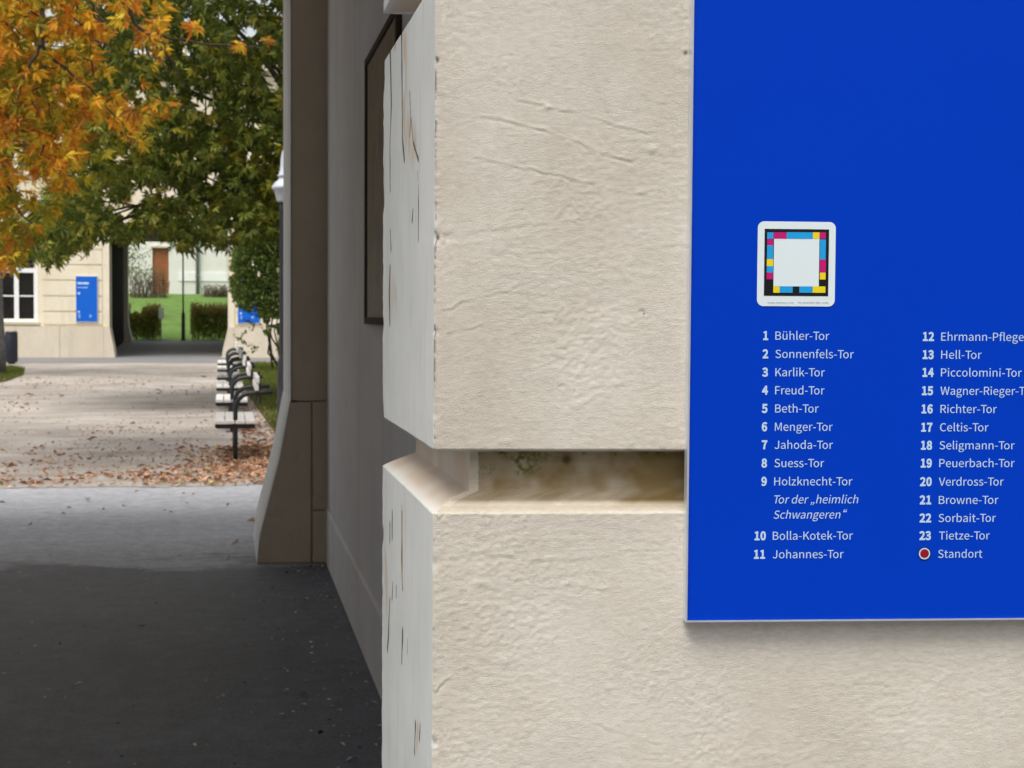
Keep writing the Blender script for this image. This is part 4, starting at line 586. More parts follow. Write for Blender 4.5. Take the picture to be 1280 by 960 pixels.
L1 = [('1', 'Bühler-Tor', 588, A1, 203, 233, 460), ('2', 'Sonnenfels-Tor', 665, A1, 203, 233, 563), ('3', 'Karlik-Tor', 742, A1, 202, 233, 441), ('4', 'Freud-Tor', 818, A1, 202, 232, 440),
      ('5', 'Beth-Tor', 120, A2, 200, 232, 415), ('6', 'Menger-Tor', 197, A2, 199, 231, 474), ('7', 'Jahoda-Tor', 273, A2, 199, 230, 475), ('8', 'Suess-Tor', 350, A2, 198, 229, 438), ('9', 'Holzknecht-Tor', 427, A2, 197, 228, 557),
      (None, 'Tor der „heimlich', 503, A2, 0, 228, 582), (None, 'Schwangeren“', 567, A2, 0, 225, 535), ('10', 'Bolla-Kotek-Tor', 656, A2, 193, 222, 559), ('11', 'Johannes-Tor', 734, A2, 190, 222, 520),
      ('12', 'Ehrmann-Pflege-Tor', 592, A1, 901, 931, 1365), ('13', 'Hell-Tor', 668, A1, 900, 931, 1101), ('14', 'Piccolomini-Tor', 743, A1, 900, 930, 1270), ('15', 'Wagner-Rieger-Tor', 820, A1, 897, 928, 1325),
      ('16', 'Richter-Tor', 122, A2, 896, 928, 1165), ('17', 'Celtis-Tor', 199, A2, 894, 926, 1130), ('18', 'Seligmann-Tor', 275, A2, 893, 924, 1240), ('19', 'Peuerbach-Tor', 350, A2, 892, 923, 1240), ('20', 'Verdross-Tor', 428, A2, 891, 921, 1194),
      ('21', 'Browne-Tor', 505, A2, 889, 921, 1172), ('22', 'Sorbait-Tor', 581, A2, 889, 920, 1161), ('23', 'Tietze-Tor', 655, A2, 888, 922, 1135), (None, 'Standort', 732, A2, 0, 918, 1104)]
for num, nm, by, top, rx_, lx, ex in L1:
    s0, z0 = on_wall(*px1(lx, by, top), FACE); s1, _ = on_wall(*px1(ex, by, top), FACE)
    V, F = place_text(nm, s0, z0, s1-s0, shear=.2 if 'heim' in nm or 'Schw' in nm else 0.)
    if num:
        sr, zr = on_wall(*px1(rx_, by, top), FACE); V2, F2 = place_text(num, sr, zr, right=True, bold=True)
        F = F + [tuple(i+len(V) for i in f) for f in F2]; V = V + V2
    mesh('gate_entry', V, F, MAT['ink'], sgn)
def disc(name, c, r0, r1, p, mat, parent, n=40):
    V = []; F = []
    for k in range(n):
        a = 2*math.pi*k/n
        for r in (r0, r1): V.append(wp(c[0]+r*math.cos(a), c[1]+r*math.sin(a), p))
    for k in range(n): j = (k+1) % n; F.append((2*k, 2*k+1, 2*j+1, 2*j))
    if r0 == 0: V = [wp(c[0], c[1], p)] + [V[2*k+1] for k in range(n)]; F = [(0, k+1, (k+1) % n+1) for k in range(n)]
    return mesh(name, V, F, mat, parent)
cd = on_wall(1155.6, 692, FACE)
dot = disc('location_mark', cd, 0, .0046, FACE+.0002, MAT['red'], sgn)
disc('white_ring', cd, .0046, .0059, FACE+.0002, MAT['ink'], dot); disc('dark_ring', cd, .0059, .0068, FACE+.0001, MAT['black_ink'], dot)
# sticker (its square code is left out, the coloured border stays)
def spt(cx, cy): return on_wall(930+cx/7.385, 260+cy/7.385, FACE)
c0 = spt(118, 905); c1 = spt(848, 130)
def rrect(s0, s1, z0, z1, r, p):
    V = []
    for (cx, cz, a0) in ((s1-r, z1-r, 0), (s0+r, z1-r, 90), (s0+r, z0+r, 180), (s1-r, z0+r, 270)):
        for k in range(7): a = math.radians(a0+15*k); V.append(wp(cx+r*math.cos(a), cz+r*math.sin(a), p))
    return V, [tuple(range(len(V)))]
V, F = rrect(c0[0], c1[0], c0[1], c1[1], .0065, FACE+.0002)
stk = mesh('sticker', V, F, MAT['sticker'], sgn)
def rect(name, cx0, cy0, cx1, cy1, p, mat, par):
    a = spt(cx0, cy1); b = spt(cx1, cy0); return mesh(name, [wp(a[0], a[1], p), wp(b[0], a[1], p), wp(b[0], b[1], p), wp(a[0], b[1], p)], [(0, 1, 2, 3)], mat, par)
rect('black_border', 182, 198, 785, 810, FACE+.0004, MAT['black_ink'], stk)
rect('white_centre', 270, 283, 695, 722, FACE+.0006, MAT['sticker'], stk)
for x0_, y0_, x1_, y1_, c in ((212, 225, 270, 283, 'cyan'), (272, 225, 393, 283, 'magenta'), (393, 225, 634, 283, 'cyan'), (634, 225, 695, 283, 'yellow'), (695, 225, 755, 283, 'magenta'),
      (212, 286, 268, 345, 'magenta'), (210, 345, 268, 472, 'cyan'), (208, 472, 268, 536, 'yellow'), (208, 536, 268, 595, 'cyan'), (207, 597, 267, 658, 'magenta'),
      (697, 290, 755, 475, 'cyan'), (697, 475, 755, 597, 'magenta'), (697, 597, 752, 660, 'yellow'), (268, 724, 328, 782, 'yellow'), (328, 724, 448, 782, 'cyan'), (508, 724, 632, 782, 'cyan'), (632, 724, 750, 782, 'yellow')):
    rect('colour_block', x0_, y0_, x1_, y1_, FACE+.0008, MAT[c], stk)
cap = []
cV, cF = [], []
for s_, xa, xb in (('www.navilens.com', 215, 455), ('Accessible QR code', 495, 778)):
    a = spt(xa, 880); b_ = spt(xb, 880); V, F = place_text(s_, a[0], a[1], b_[0]-a[0], cap=.0017)
    V = [np.array(v)-W*.0006 for v in V]; cF += [tuple(i+len(cV) for i in f) for f in F]; cV += V
mesh('caption', cV, cF, MAT['grey_ink'], stk)

# ------------------------------------------------------------------ far gate building
far = thing('far_gate_building', (-2, YF, 0), 'cream building with an open gateway across the gravel court', 'building')
def fx(px, py=400): return float(onY(px, py, YF)[0])
def fz(py, px=100): return float(onY(px, py, YF)[2])
xl, xr = fx(137, 380), fx(285, 380); xlb, xrb = fx(144, 447), fx(277, 447)
zp = fz(408, 70); YB = YF+11.5
ZA = 4.7                                              # top of the gateway
wx0, wx1, wz0, wz1 = fx(-6), fx(47), fz(402, 40), 4.55
wl = MB()
wins = [(wx0, wx1, wz0, wz1)] + [(wx0-3.4*k, wx1-3.4*k, wz0, wz1) for k in (1, 2, 3)] + [(xr+6.2+3.4*k, xr+6.2+3.4*k+(wx1-wx0), wz0, wz1) for k in range(3)]
up = [(a, b, 6.6, 9.2) for a, b, _, _ in wins] + [(xl+1.0, xl+1.0+1.5, 6.6, 9.2)]
wall_with_holes(wl, -22, xl, zp, 10.5, [h for h in wins+up if h[1] < xl], YF, YF+.5)
wall_with_holes(wl, xr, 22, zp, 10.5, [h for h in wins+up if h[0] > xr], YF, YF+.5)
wall_with_holes(wl, xl, xr, ZA, 10.5, [h for h in up if xl < h[0] < xr], YF, YF+.5)
wl.build('wall', MAT['plaster_far'], far)
# raised ashlar bands leave narrow grooves between them
gz = [fz(y, 90) for y in (389.4, 370, 350.2, 330.8, 311.6, 292.2, 273, 253.6, 234.3)]
gx0 = fx(54); gx1 = fx(128); hx0 = fx(294); hx1 = hx0+5
edges = [zp+.06] + gz
for z_a, z_b in zip(edges[:-1], edges[1:]):
    for a_, b_ in ((gx0, gx1), (hx0, hx1)): MB().box(a_, b_, YF-.04, YF+.002, z_a+.022, z_b-.022).build('ashlar_band', MAT['plaster_far'], far)
# frames of the gateway and flared plinths
gf = MB()
gf.prism([(xl, zp), (xl, 4.7), (gx1+.02, 4.7), (gx1+.02, zp)], 'y', YF-.05, YF+1.1)
gf.prism([(xr, zp), (hx0-.02, zp), (hx0-.02, 4.7), (xr, 4.7)], 'y', YF-.05, YF+1.1)
gf.box(gx1+.02, hx0-.02, YF-.05, YF+1.1, 4.702, 5.1)
gf.build('gateway_surround', MAT['plaster_far'], far)
pl = MB()
def flare(mb, x, xb, xo, y0, y1, zb=0.):
    mb.prism([(xb, zb), (xb+(x-xb)*.25, zb+(zp-zb)*.32), (xb+(x-xb)*.72, zb+(zp-zb)*.72), (x, zp-.003), (xo, zp-.003), (xo, zb)], 'y', y0, y1)
flare(pl, xl+.0, xlb, fx(130, 430), YF-.09, YF+1.1); flare(pl, xr, xrb, fx(292, 430), YF-.09, YF+1.1)
js = [-22, -17.4, -13, fx(20, 430), fx(75, 430), fx(130, 430)]
for a, b in zip(js[:-1], js[1:]): pl.box(a+.012, b-.012, YF-.085, YF+.5, 0, zp-.004)
for a, b in ((fx(292, 430), fx(292, 430)+1.6), (fx(292, 430)+1.6, fx(292, 430)+3.6), (fx(292, 430)+3.6, 22)): pl.box(a+.012, b-.012, YF-.085, YF+.5, 0, zp-.004)
pl.box(-22, fx(130, 430), YF-.06, YF+.4, 0, zp-.01); pl.box(fx(292, 430), 22, YF-.06, YF+.4, 0, zp-.01)
pl.build('plinth', MAT['plinth_far'], far)
# passage behind the gateway, wider than its openings
bx0, bx1 = float(onY(161, 380, YB)[0]), float(onY(284.5, 380, YB)[0]); bxl = float(onY(166, 426, YB)[0])
MB().box(xl-1.2, xl-.25, YF+.5, YB-.5, 0, 5.2).build('passage_wall', MAT['jamb'], far)
gl = MB()
for k in range(6): gl.box(xl-.24, xl-.17, YF+1.2+k*1.55, YF+1.2+k*1.55+1.53, .45, 4.6)
gl.box(xl-.25, xl-.2, YF+1.2, YF+10.6, .02, 4.65); gl.build('shade_boards', MAT['shade_black'], far)  # dark boards added in place of the deep passage's shade
MB().box(xr+.25, xr+1.2, YF+.5, YB-.5, 0, 5.2).build('passage_wall', MAT['jamb'], far)
MB().box(xl-1.2, xr+1.2, YF+.5, YB, 5.202, 5.5).build('ceiling', MAT['ceil'], far)
rw = MB(); rw.box(-22, bx0, YB-.6, YB, 0, 10.5); rw.box(bx1, 22, YB-.6, YB, 0, 10.5); rw.box(bx0, bx1, YB-.6, YB, 4.75, 10.5)
rw.prism([(bx0-.1, 0), (bxl+.02, .4), (bx0+.05, 1.0), (bx0, 1.45), (bx0-.1, 1.45)], 'y', YB-.62, YB+.02)
rw.build('rear_wall', MAT['white_far'], far)
MB().box(-22.5, 22.5, YF-.35, YB+.3, 10.502, 10.9).build('cornice', MAT['plaster_far'], far)
MB().prism([(YF-.5, 10.91), (YB+.4, 10.91), ((YF+YB)/2, 12.2)], 'x', -22.6, 22.6).build('roof', MAT['zinc_roof'], far)
def window(par, x0, x1, z0, z1, y, full=True):
    f = MB(); t = .13; cx = (x0+x1)/2; tr = z0+(fz(338, 40)-fz(402, 40)) if full else z0+(z1-z0)*.62
    tr = min(tr, z1-.4)
    f.box(x0, x0+t, y+.06, y+.16, z0, z1); f.box(x1-t, x1, y+.06, y+.16, z0, z1); f.box(x0+t, x1-t, y+.06, y+.16, z0, z0+.1); f.box(x0+t, x1-t, y+.06, y+.16, z1-.1, z1)
    f.box(cx-.08, cx+.08, y+.05, y+.155, z0+.1, z1-.1); f.box(x0+t, cx-.08, y+.07, y+.15, tr-.08, tr+.08); f.box(cx+.08, x1-t, y+.07, y+.15, tr-.08, tr+.08)
    mz = (z0+tr)/2
    f.box(x0+t, cx-.08, y+.09, y+.14, mz-.025, mz+.025); f.box(cx+.08, x1-t, y+.09, y+.14, mz-.025, mz+.025)
    wo = f.build('window', MAT['white'], par)
    MB().box(x0+.02, x1-.02, y+.115, y+.13, z0+.02, z1-.02).build('pane', MAT['glass_dark'], wo)
    MB().box(x0-.08, x1+.08, y-.09, y+.1, z0-.09, z0-.003).build('sill', MAT['plinth_far'], wo)
for i, (a, b, c, d) in enumerate(wins): window(far, a, b, c, d, YF)
for a, b, c, d in up: window(far, a, b, c, d, YF, False)

def far_sign(px0, px1_, py0, py1, label):
    x0, x1 = fx(px0), fx(px1_); z1_, z0_ = fz(py0), fz(py1); t = thing('information_sign', ((x0+x1)/2, YF-.06, z0_), label, 'sign', 'blue signs beside the far gateway')
    MB().box(x0+.015, x1-.015, YF-.085, YF-.042, z0_+.015, z1_-.015).build('panel', MAT['blue_far'], t)
    f = MB(); 
    f.box(x0, x0+.015, YF-.087, YF-.041, z0_, z1_); f.box(x1-.015, x1, YF-.087, YF-.041, z0_, z1_); f.box(x0+.015, x1-.015, YF-.087, YF-.041, z0_, z0_+.015); f.box(x0+.015, x1-.015, YF-.087, YF-.041, z1_-.015, z1_)
    f.build('edge_trim', MAT['alu'], t)
    H = z1_-z0_; Wd = x1-x0
    for (u0, u1, v0, v1) in ((.09, .30, .82, .865), (.32, .60, .82, .865), (.09, .26, .74, .757), (.3, .55, .74, .757), (.10, .20, .60, .645), (.10, .19, .20, .24), (.12, .2, .155, .165), (.12, .22, .135, .145), (.12, .19, .115, .125), (.12, .21, .09, .1), (.62, .7, .15, .16), (.62, .74, .13, .14), (.62, .7, .11, .12)):
        MB().box(x0+u0*Wd, x0+u1*Wd, YF-.088, YF-.0855, z0_+v0*H, z0_+v1*H).build('lettering', MAT['ink'], t)
    return t
far_sign(95, 122.5, 345, 402.5, 'small distant blue sign on the wall left of the far gateway')
far_sign(297, 325, 345.5, 403, 'small distant blue sign right of the far gateway, its top covered by a bush')

# ------------------------------------------------------------------ beyond the far gateway
yy = np.linspace(YF-.6, YB+.6, 20); FLZ = .40
ramp = lambda y: FLZ*np.clip((y-YF-.3)/(YB-YF-.3), 0, 1)
V = []; 
for y in yy: V += [(xl-.25, y, .004+ramp(y)), (xr+.25, y, .004+ramp(y))]
o = mesh('gateway_floor', V, [(2*i, 2*i+1, 2*i+3, 2*i+2) for i in range(len(yy)-1)], MAT['asphalt_pale']); o['kind'] = 'structure'
gx = np.linspace(-30, 20, 80); gy = np.linspace(YB+.4, 140, 90)
GX, GY = np.meshgrid(gx, gy)
GZ = .40 + np.clip((GY-YB-3)/(95-YB-3), 0, 1)**.9*2.45 + vnoise(GX*.4, GY*.4, 61)*.12*np.clip((GY-YB-2)/4, 0, 1)
o = mesh('lawn_slope', np.stack([GX, GY, GZ], -1).reshape(-1, 3), grid_faces(90, 80), MAT['lawn'], None, True); o['kind'] = 'structure'
sheet('garden_path', [(-25, YB+.3), (15, YB+.3), (15, YB+1.4), (-25, YB+1.4)], .412, MAT['asphalt_pale'])
YW = 97.
house = thing('white_building', (-3, YW, 2.8), 'white rendered building with a brown door above the lawn', 'building')
hz = lambda py: float(onY(220, py, YW)[2]); hx = lambda px: float(onY(px, 340, YW)[0])
dx0, dx1, dz0, dz1 = hx(190.5), hx(211), hz(367), hz(310)
hw = MB(); wall_with_holes(hw, -25, 14, 1.5, 16, [(dx0, dx1, 1.5, dz1)], YW, YW+.6); hw.build('wall', MAT['white_far'], house)
MB().box(dx1+.6, 14, YW-.05, YW-.002, hz(351), hz(340)).build('string_course', MAT['white'], house)
d_ = MB().box(dx0+.02, dx1-.02, YW+.12, YW+.2, 1.6, dz1-.02).build('door', MAT['door'], house)
MB().box(dx0-.08, dx1+.1, YW-.12, YW+.2, dz1, dz1+.12).build('door_hood', MAT['plinth_far'], house)
MB().box(-25, 14, YW+.05, YW+6, 16.002, 16.5).build('roof', MAT['roof'], house)
dp = thing('downpipe', (hx(247), YW-.12, 2.7), 'grey downpipe running up the white building right of the thin lamp post', 'pipe')
MB().tube([(hx(247), YW-.14, 2.3), (hx(247), YW-.14, 15.8)], .11, 10).build('pipe', MAT['zinc'], dp, True)
for z_ in (4, 7, 10, 13): MB().box(hx(247)-.14, hx(247)+.14, YW-.26, YW-.003, z_, z_+.05).build('bracket', MAT['zinc'], dp)

# ------------------------------------------------------------------ foliage helpers
def nrm(a): return a/(np.linalg.norm(a, axis=-1, keepdims=True)+1e-9)
def frames(n, up=.9, jit=.8, droop=.3):
    nz = nrm(np.stack([rng.normal(0, jit, n), rng.normal(0, jit, n), np.full(n, up)], -1))
    ax = nrm(np.cross(nz, rng.normal(0, 1, (n, 3)))); ax[:, 2] -= droop; ax = nrm(ax); sd = nrm(np.cross(nz, ax)); nz = np.cross(ax, sd)
    return ax, sd, nz
def palmate(C, size, col, nl=7, droop=.35, jit=.8, up=.9, axdroop=.3):
    """compound chestnut leaves: nl leaflets each, real folded blades"""
    n = len(C); ax, sd, nz = frames(n, up, jit, axdroop)
    angs = np.radians(np.linspace(-112, 112, nl)); lens = .62+.38*np.cos(np.linspace(-1.35, 1.35, nl))
    Vs = []; Fs = []; Cs = []; k = 0
    for a, L in zip(angs, lens):
        a_ = a + rng.normal(0, .09, n); L_ = (L*size*rng.uniform(.7, 1.2, n)*np.where(rng.random(n) < .16, .3, 1))[:, None]
        d = np.cos(a_)[:, None]*ax + np.sin(a_)[:, None]*sd; e = -np.sin(a_)[:, None]*ax + np.cos(a_)[:, None]*sd
        dr = (droop*rng.uniform(.4, 1.6, n))[:, None]; wd = L_*rng.uniform(.14, .19, n)[:, None]; fold = rng.uniform(0, .5, n)[:, None]
        p0 = C + d*L_*.06; pm = C + d*L_*.60 - nz*dr*L_*.35; pt = C + d*L_ - nz*dr*L_
        v1 = pm + e*wd + nz*wd*fold; v2 = pm - e*wd + nz*wd*fold; q1 = C+d*L_*.3+e*wd*.45-nz*dr*L_*.1; q2 = C+d*L_*.3-e*wd*.45-nz*dr*L_*.1
        Vs.append(np.stack([p0, q1, v1, pt, v2, q2], 1)); cc = np.clip(col*rng.uniform(.82, 1.18, (n, 1)), 0, 1); Cs.append(np.repeat(cc[:, None], 6, 1))
    V = np.concatenate([v[:, None] for v in Vs], 1).reshape(-1, 3); Cc = np.concatenate([c[:, None] for c in Cs], 1).reshape(-1, 3)
    b = np.arange(n*nl)[:, None]*6; F = np.concatenate([b+np.array([[0, 1, 2, 3]]), b+np.array([[0, 3, 4, 5]])], 0)
    return V, F, Cc
def blades(C, size, col, asp=.5, jit=1.0, up=.6, droop=.2, curl=.25):
    n = len(C); ax, sd, nz = frames(n, up, jit, droop); L = (size*rng.uniform(.7, 1.3, n))[:, None]; wd = L*asp*.5
    V = np.stack([C-ax*L*.5, C+sd*wd+nz*L*curl*.5, C+ax*L*.5, C-sd*wd+nz*L*curl*.5], 1).reshape(-1, 3)
    b = np.arange(n)[:, None]*4; F = np.concatenate([b+np.array([[0, 1, 2]]), b+np.array([[0, 2, 3]])], 0)
    return V, F, np.repeat(np.clip(col*rng.uniform(.75, 1.25, (n, 1)), 0, 1), 4, 0)
def pal(cols, w, n):
    c = np.array(cols); return c[rng.choice(len(c), n, p=np.array(w)/sum(w))]
def cat(*parts):
    V, F, Cc = [], [], []; b = 0
    for v, f, c in parts: V.append(v); F.append(f+b); Cc.append(c); b += len(v)
    return np.concatenate(V), np.concatenate(F), np.concatenate(Cc)
def limb(mb, a, b, r0, r1, sag=.0, n=7, wob=.05):
    a = np.array(a, float); b = np.array(b, float); L = np.linalg.norm(b-a); P = []
    for i in range(n):
        t = i/(n-1); p = a+(b-a)*t; p[2] += sag*L*math.sin(math.pi*t)
        if 0 < i < n-1: p += rng.normal(0, wob*L/n, 3)
        P.append(p)
    mb.tube(P, [r0+(r1-r0)*i/(n-1) for i in range(n)], 6)

GREEN = [(.075, .10, .018), (.12, .15, .024), (.18, .21, .034), (.28, .31, .06), (.36, .33, .07)]
OLIVE = [(.20, .20, .02), (.32, .28, .026), (.44, .35, .034)]
ORANGE = [(.74, .34, .03), (.80, .44, .035), (.82, .58, .05), (.62, .22, .03), (.40, .17, .03), (.86, .66, .08)]

def interp(x, xs, ys): return np.interp(x, xs, ys)
# -------- autumn chestnut, its crown hanging in from the left
tx, ty = -3.6, 16.0
tA = thing('chestnut_tree', (tx, ty, 0), 'chestnut tree with orange and yellow autumn leaves hanging in at upper left', 'tree')
mb = MB(); limb(mb, (tx, ty, -.05), (tx+.1, ty+.1, 3.0), .24, .19, 0, 6); limb(mb, (tx+.1, ty+.1, 3.0), (tx+.1, ty, 8.5), .19, .05, 0, 8)
# limbs seen against the leaves
def L3(px, py, Y): return onY(px, py, Y)
hub = np.array([tx+.1, ty+.1, 4.2])
for pts, r in (([hub, L3(-60, -150, 15.6), L3(52, -30, 15.2), L3(55, 45, 15.1), L3(46, 70, 15.1), L3(30, 95, 15.1), L3(22, 125, 15.1)], (.10, .05, .028, .02, .016, .012, .006)),
               ([L3(46, 55, 15.1), L3(66, 72, 15.2), L3(92, 92, 15.3), L3(120, 120, 15.4), L3(150, 150, 15.5)], (.016, .014, .012, .009, .005)),
               ([hub+(0, 0, .6), L3(60, -200, 16), L3(150, -8, 16), L3(168, 26, 16), L3(188, 45, 16), L3(212, 72, 16), L3(232, 106, 16)], (.09, .045, .026, .022, .018, .013, .006)),
               ([L3(185, 40, 16), L3(215, 48, 16.1), L3(262, 56, 16.2), L3(310, 56, 16.3), L3(336, 62, 16.3)], (.016, .014, .011, .008, .004)),
               ([hub+(0, 0, .3), L3(20, -160, 16.6), L3(112, 2, 16.5), L3(122, 20, 16.5), L3(135, 44, 16.5)], (.07, .03, .02, .015, .006)),
               ([L3(-120, 40, 16.6), L3(-20, 120, 16.4), L3(40, 170, 16.3), L3(90, 190, 16.2)], (.05, .03, .015, .006)), ([hub, L3(-120, 40, 16.6)], (.09, .05)),
               ([L3(-20, 120, 16.4), L3(-5, 200, 16.2), L3(20, 260, 16.2), L3(50, 290, 16.2)], (.026, .018, .012, .005))):
    q = []
    for a, b in zip(pts[:-1], pts[1:]):
        for t in (0, .33, .66): q.append(np.array(a)*(1-t)+np.array(b)*t + rng.normal(0, .012, 3))
    q.append(np.array(pts[-1])); rr = np.interp(np.linspace(0, len(pts)-1, len(q)), range(len(pts)), r); mb.tube(q, rr, 6)
for a_, b_ in zip(rng.uniform(-10, 215, 46), rng.uniform(-20, 230, 46)):
    if b_ > 150 and a_ > 90: continue
    q0 = L3(a_, b_, 15.0+rng.random()); q1 = L3(a_+rng.normal(22, 16), b_+rng.normal(26, 14), 15.1+rng.random()); limb(mb, q0, q1, .009, .003, .03, 5, .3)
for a in np.linspace(0, 6.28, 9)[:-1]: limb(mb, hub+(0, 0, rng.uniform(-.4, 1.5)), (tx+2.6*math.cos(a)-.6, ty+2.6*math.sin(a), rng.uniform(4, 7.5)), .08, .02, .05)
mb.build('trunk', MAT['bark'], tA, True)
n = 30000; px_ = rng.uniform(-40, 345, n); py_ = rng.uniform(-60, 350, n)
bound = interp(px_, [-40, 0, 15, 30, 60, 85, 100, 112, 128, 150, 180, 205, 222, 240, 255, 270, 300, 340], [345, 342, 338, 318, 275, 240, 205, 172, 142, 168, 170, 150, 118, 60, 40, 52, 60, 72])
low = interp(px_, [-40, 250, 262, 290, 340], [-60, -60, 28, 40, 46])
cl = vnoise(px_/22, py_/18, 71) + .6*vnoise(px_/9, py_/8, 72) - .16*(py_ < 125)*(px_ > 60) - .08*(py_ < 60) - .10*(px_ > 160)
gapA = sum(np.exp(-((px_-a_)**2+(py_-b_)**2)/c_**2) for a_, b_, c_ in ((22, 38, 10), (45, 50, 7), (124, 60, 9), (130, 20, 8), (182, 62, 7), (60, 12, 7), (96, 30, 5), (85, 78, 5), (40, 232, 12), (60, 250, 9)))
keep = (py_ < bound+rng.normal(0, 7, n)) & (py_ > low) & (cl - 1.1*gapA > -.12+.16*(px_ > 150)-.25*(py_ < 170)*(px_ < 130))
px_, py_ = px_[keep], py_[keep]; n = min(len(px_), 3900); px_, py_ = px_[:n], py_[:n]; Yd = rng.uniform(15.0, 19.2, n)
Ca = np.array([onY(a, b, y) for a, b, y in zip(px_, py_, Yd)])
col = pal(ORANGE, [3, 3, 2.2, 2.2, 1.5, .9], n); ol = pal(OLIVE, [2, 2, 1.4], n)
olive_p = np.clip(.22 + .55*np.exp(-((px_-25)/70)**2-((py_-95)/38)**2) + .5*(py_ > 235) + .6*vnoise(px_/30, py_/30, 73) + .25*(px_ > 170)*(py_ > 120), 0, .95)
col = np.where((rng.random(n) < olive_p)[:, None], ol, col)
p1 = palmate(Ca, rng.uniform(.062, .135, n), col, 7, .7, 1.3, .6, .5)
m2 = 600; a = rng.uniform(0, 6.283, m2); r = np.sqrt(rng.random(m2))*3.6; zc = rng.uniform(3.4, 9.2, m2)
Cb = np.stack([tx-.6+r*np.cos(a)*.9, ty+.6+np.abs(r*np.sin(a))*.9, zc], -1)
Cb = Cb[(np.hypot((Cb[:, 0]-tx)/4, (Cb[:, 2]-6)/3.6) < 1)]
# outside the frame only
q = (np.c_[Cb-EYEP] @ RC); ok = (640+FPX*q[:, 0]/-q[:, 2] < -30) | (480-FPX*q[:, 1]/-q[:, 2] < -60); Cb = Cb[ok]
p2 = palmate(Cb, rng.uniform(.14, .22, len(Cb)), pal(ORANGE+OLIVE, [3, 3, 2, 2, 1, 1, 2, 2, 2], len(Cb)), 7, .45)
V, F, Cc = cat(p1, p2); mesh('crown', V, F, MAT['leaf'], tA, False, {'col': Cc})

# -------- green chestnut whose trunk stands behind the exit jamb
tx, ty = 2.6, 28.0
tB = thing('chestnut_tree', (tx, ty, 0), 'dark green chestnut tree spreading over the benches from the right', 'tree')
mb = MB(); limb(mb, (tx, ty, -.05), (tx-.1, ty, 3.4), .27, .22, 0, 6); limb(mb, (tx-.1, ty, 3.4), (tx, ty, 9), .22, .05, 0, 8); hub = np.array([tx-.1, ty, 3.6])
for px2, py2, Y2 in ((300, 40, 27), (262, 90, 26), (210, 150, 27.5), (150, 220, 28), (110, 270, 28.5), (240, 240, 27), (330, 150, 29), (330, 60, 26), (180, 90, 29), (280, 280, 28), (70, 290, 29), (300, -80, 29), (200, -60, 30)):
    e = L3(px2, py2, Y2); m = hub*.45+e*.55+np.array([0, 0, .35]); h0 = hub+(0, 0, rng.uniform(-.1, 1.6)); limb(mb, h0, m, .09, .045); limb(mb, m, e, .045, .012)
    for k in range(3): limb(mb, m*.4+e*.6, e+rng.normal(0, .45, 3), .02, .006, 0, 5)
mb.build('trunk', MAT['bark'], tB, True)
n = 60000; px_ = rng.uniform(20, 470, n); py_ = rng.uniform(-80, 345, n)
bound = interp(px_, [20, 45, 60, 85, 108, 118, 140, 165, 185, 205, 225, 250, 262, 285, 300, 330, 356, 470], [300, 322, 330, 318, 306, 296, 300, 302, 292, 290, 312, 300, 304, 306, 298, 296, 286, 280])
lows = interp(px_, [20, 45, 80, 110, 470], [285, 268, 200, -80, -80])
cl = vnoise(px_/26, py_/22, 81) + .55*vnoise(px_/10, py_/9, 82) + .35*vnoise(px_/5, py_/5, 85)
gap = np.zeros(n)
for gx_, gy_, gr in ((22, 38, 9), (45, 50, 7), (124, 60, 9), (130, 20, 7), (182, 62, 7), (275, 20, 6), (305, 45, 7), (176, 232, 20), (160, 263, 16), (215, 238, 9), (268, 222, 12), (335, 80, 14), (345, 100, 10), (325, 160, 10), (310, 35, 9), (345, 15, 10), (150, 195, 7), (250, 262, 8), (305, 225, 9), (225, 170, 6)):
    gap += 1.2*np.exp(-((px_-gx_)**2+(py_-gy_)**2)/gr**2)
keep = (py_ < bound + rng.normal(0, 4.0, n)) & (py_ > lows) & (cl - .6*gap - .10*(py_ < 70) > -.40)
px_, py_ = px_[keep], py_[keep]; n = min(len(px_), 15000); px_, py_ = px_[:n], py_[:n]; Yd = rng.uniform(24.5, 31.5, n)
Ca = np.array([onY(a, b, y) for a, b, y in zip(px_, py_, Yd)])
yel = np.clip(.10+.5*vnoise(px_/40, py_/30, 83)+.22*(px_ < 200)*(py_ > 120)*(py_ < 230), 0, .6)
col = pal(GREEN, [4.5, 3, 1.8, 1.2, .6], n); col = np.where((rng.random(n) < yel)[:, None], pal(OLIVE, [3, 2, 1], n), col)
p1 = palmate(Ca, rng.uniform(.10, .19, n), col, 7, .55, 1.25, .7, .4)
m2 = 3800; a = rng.uniform(0, 6.283, m2); r = np.sqrt(rng.random(m2))*4.6
Cb = np.stack([tx+.6+r*np.cos(a), ty+r*np.sin(a), rng.uniform(3.2, 10.5, m2)], -1); Cb = Cb[np.hypot(np.hypot(Cb[:, 0]-tx, Cb[:, 1]-ty)/4.8, (Cb[:, 2]-6.5)/4.2) < 1]
q = (Cb-EYEP) @ RC; ok = (640+FPX*q[:, 0]/-q[:, 2] > 470) | (480-FPX*q[:, 1]/-q[:, 2] < -80); Cb = Cb[ok]
p2 = palmate(Cb, rng.uniform(.16, .24, len(Cb)), pal(GREEN, [3, 3, 2, 2, 1], len(Cb)), 5, .4)
V, F, Cc = cat(p1, p2); mesh('crown', V, F, MAT['leaf'], tB, False, {'col': Cc})

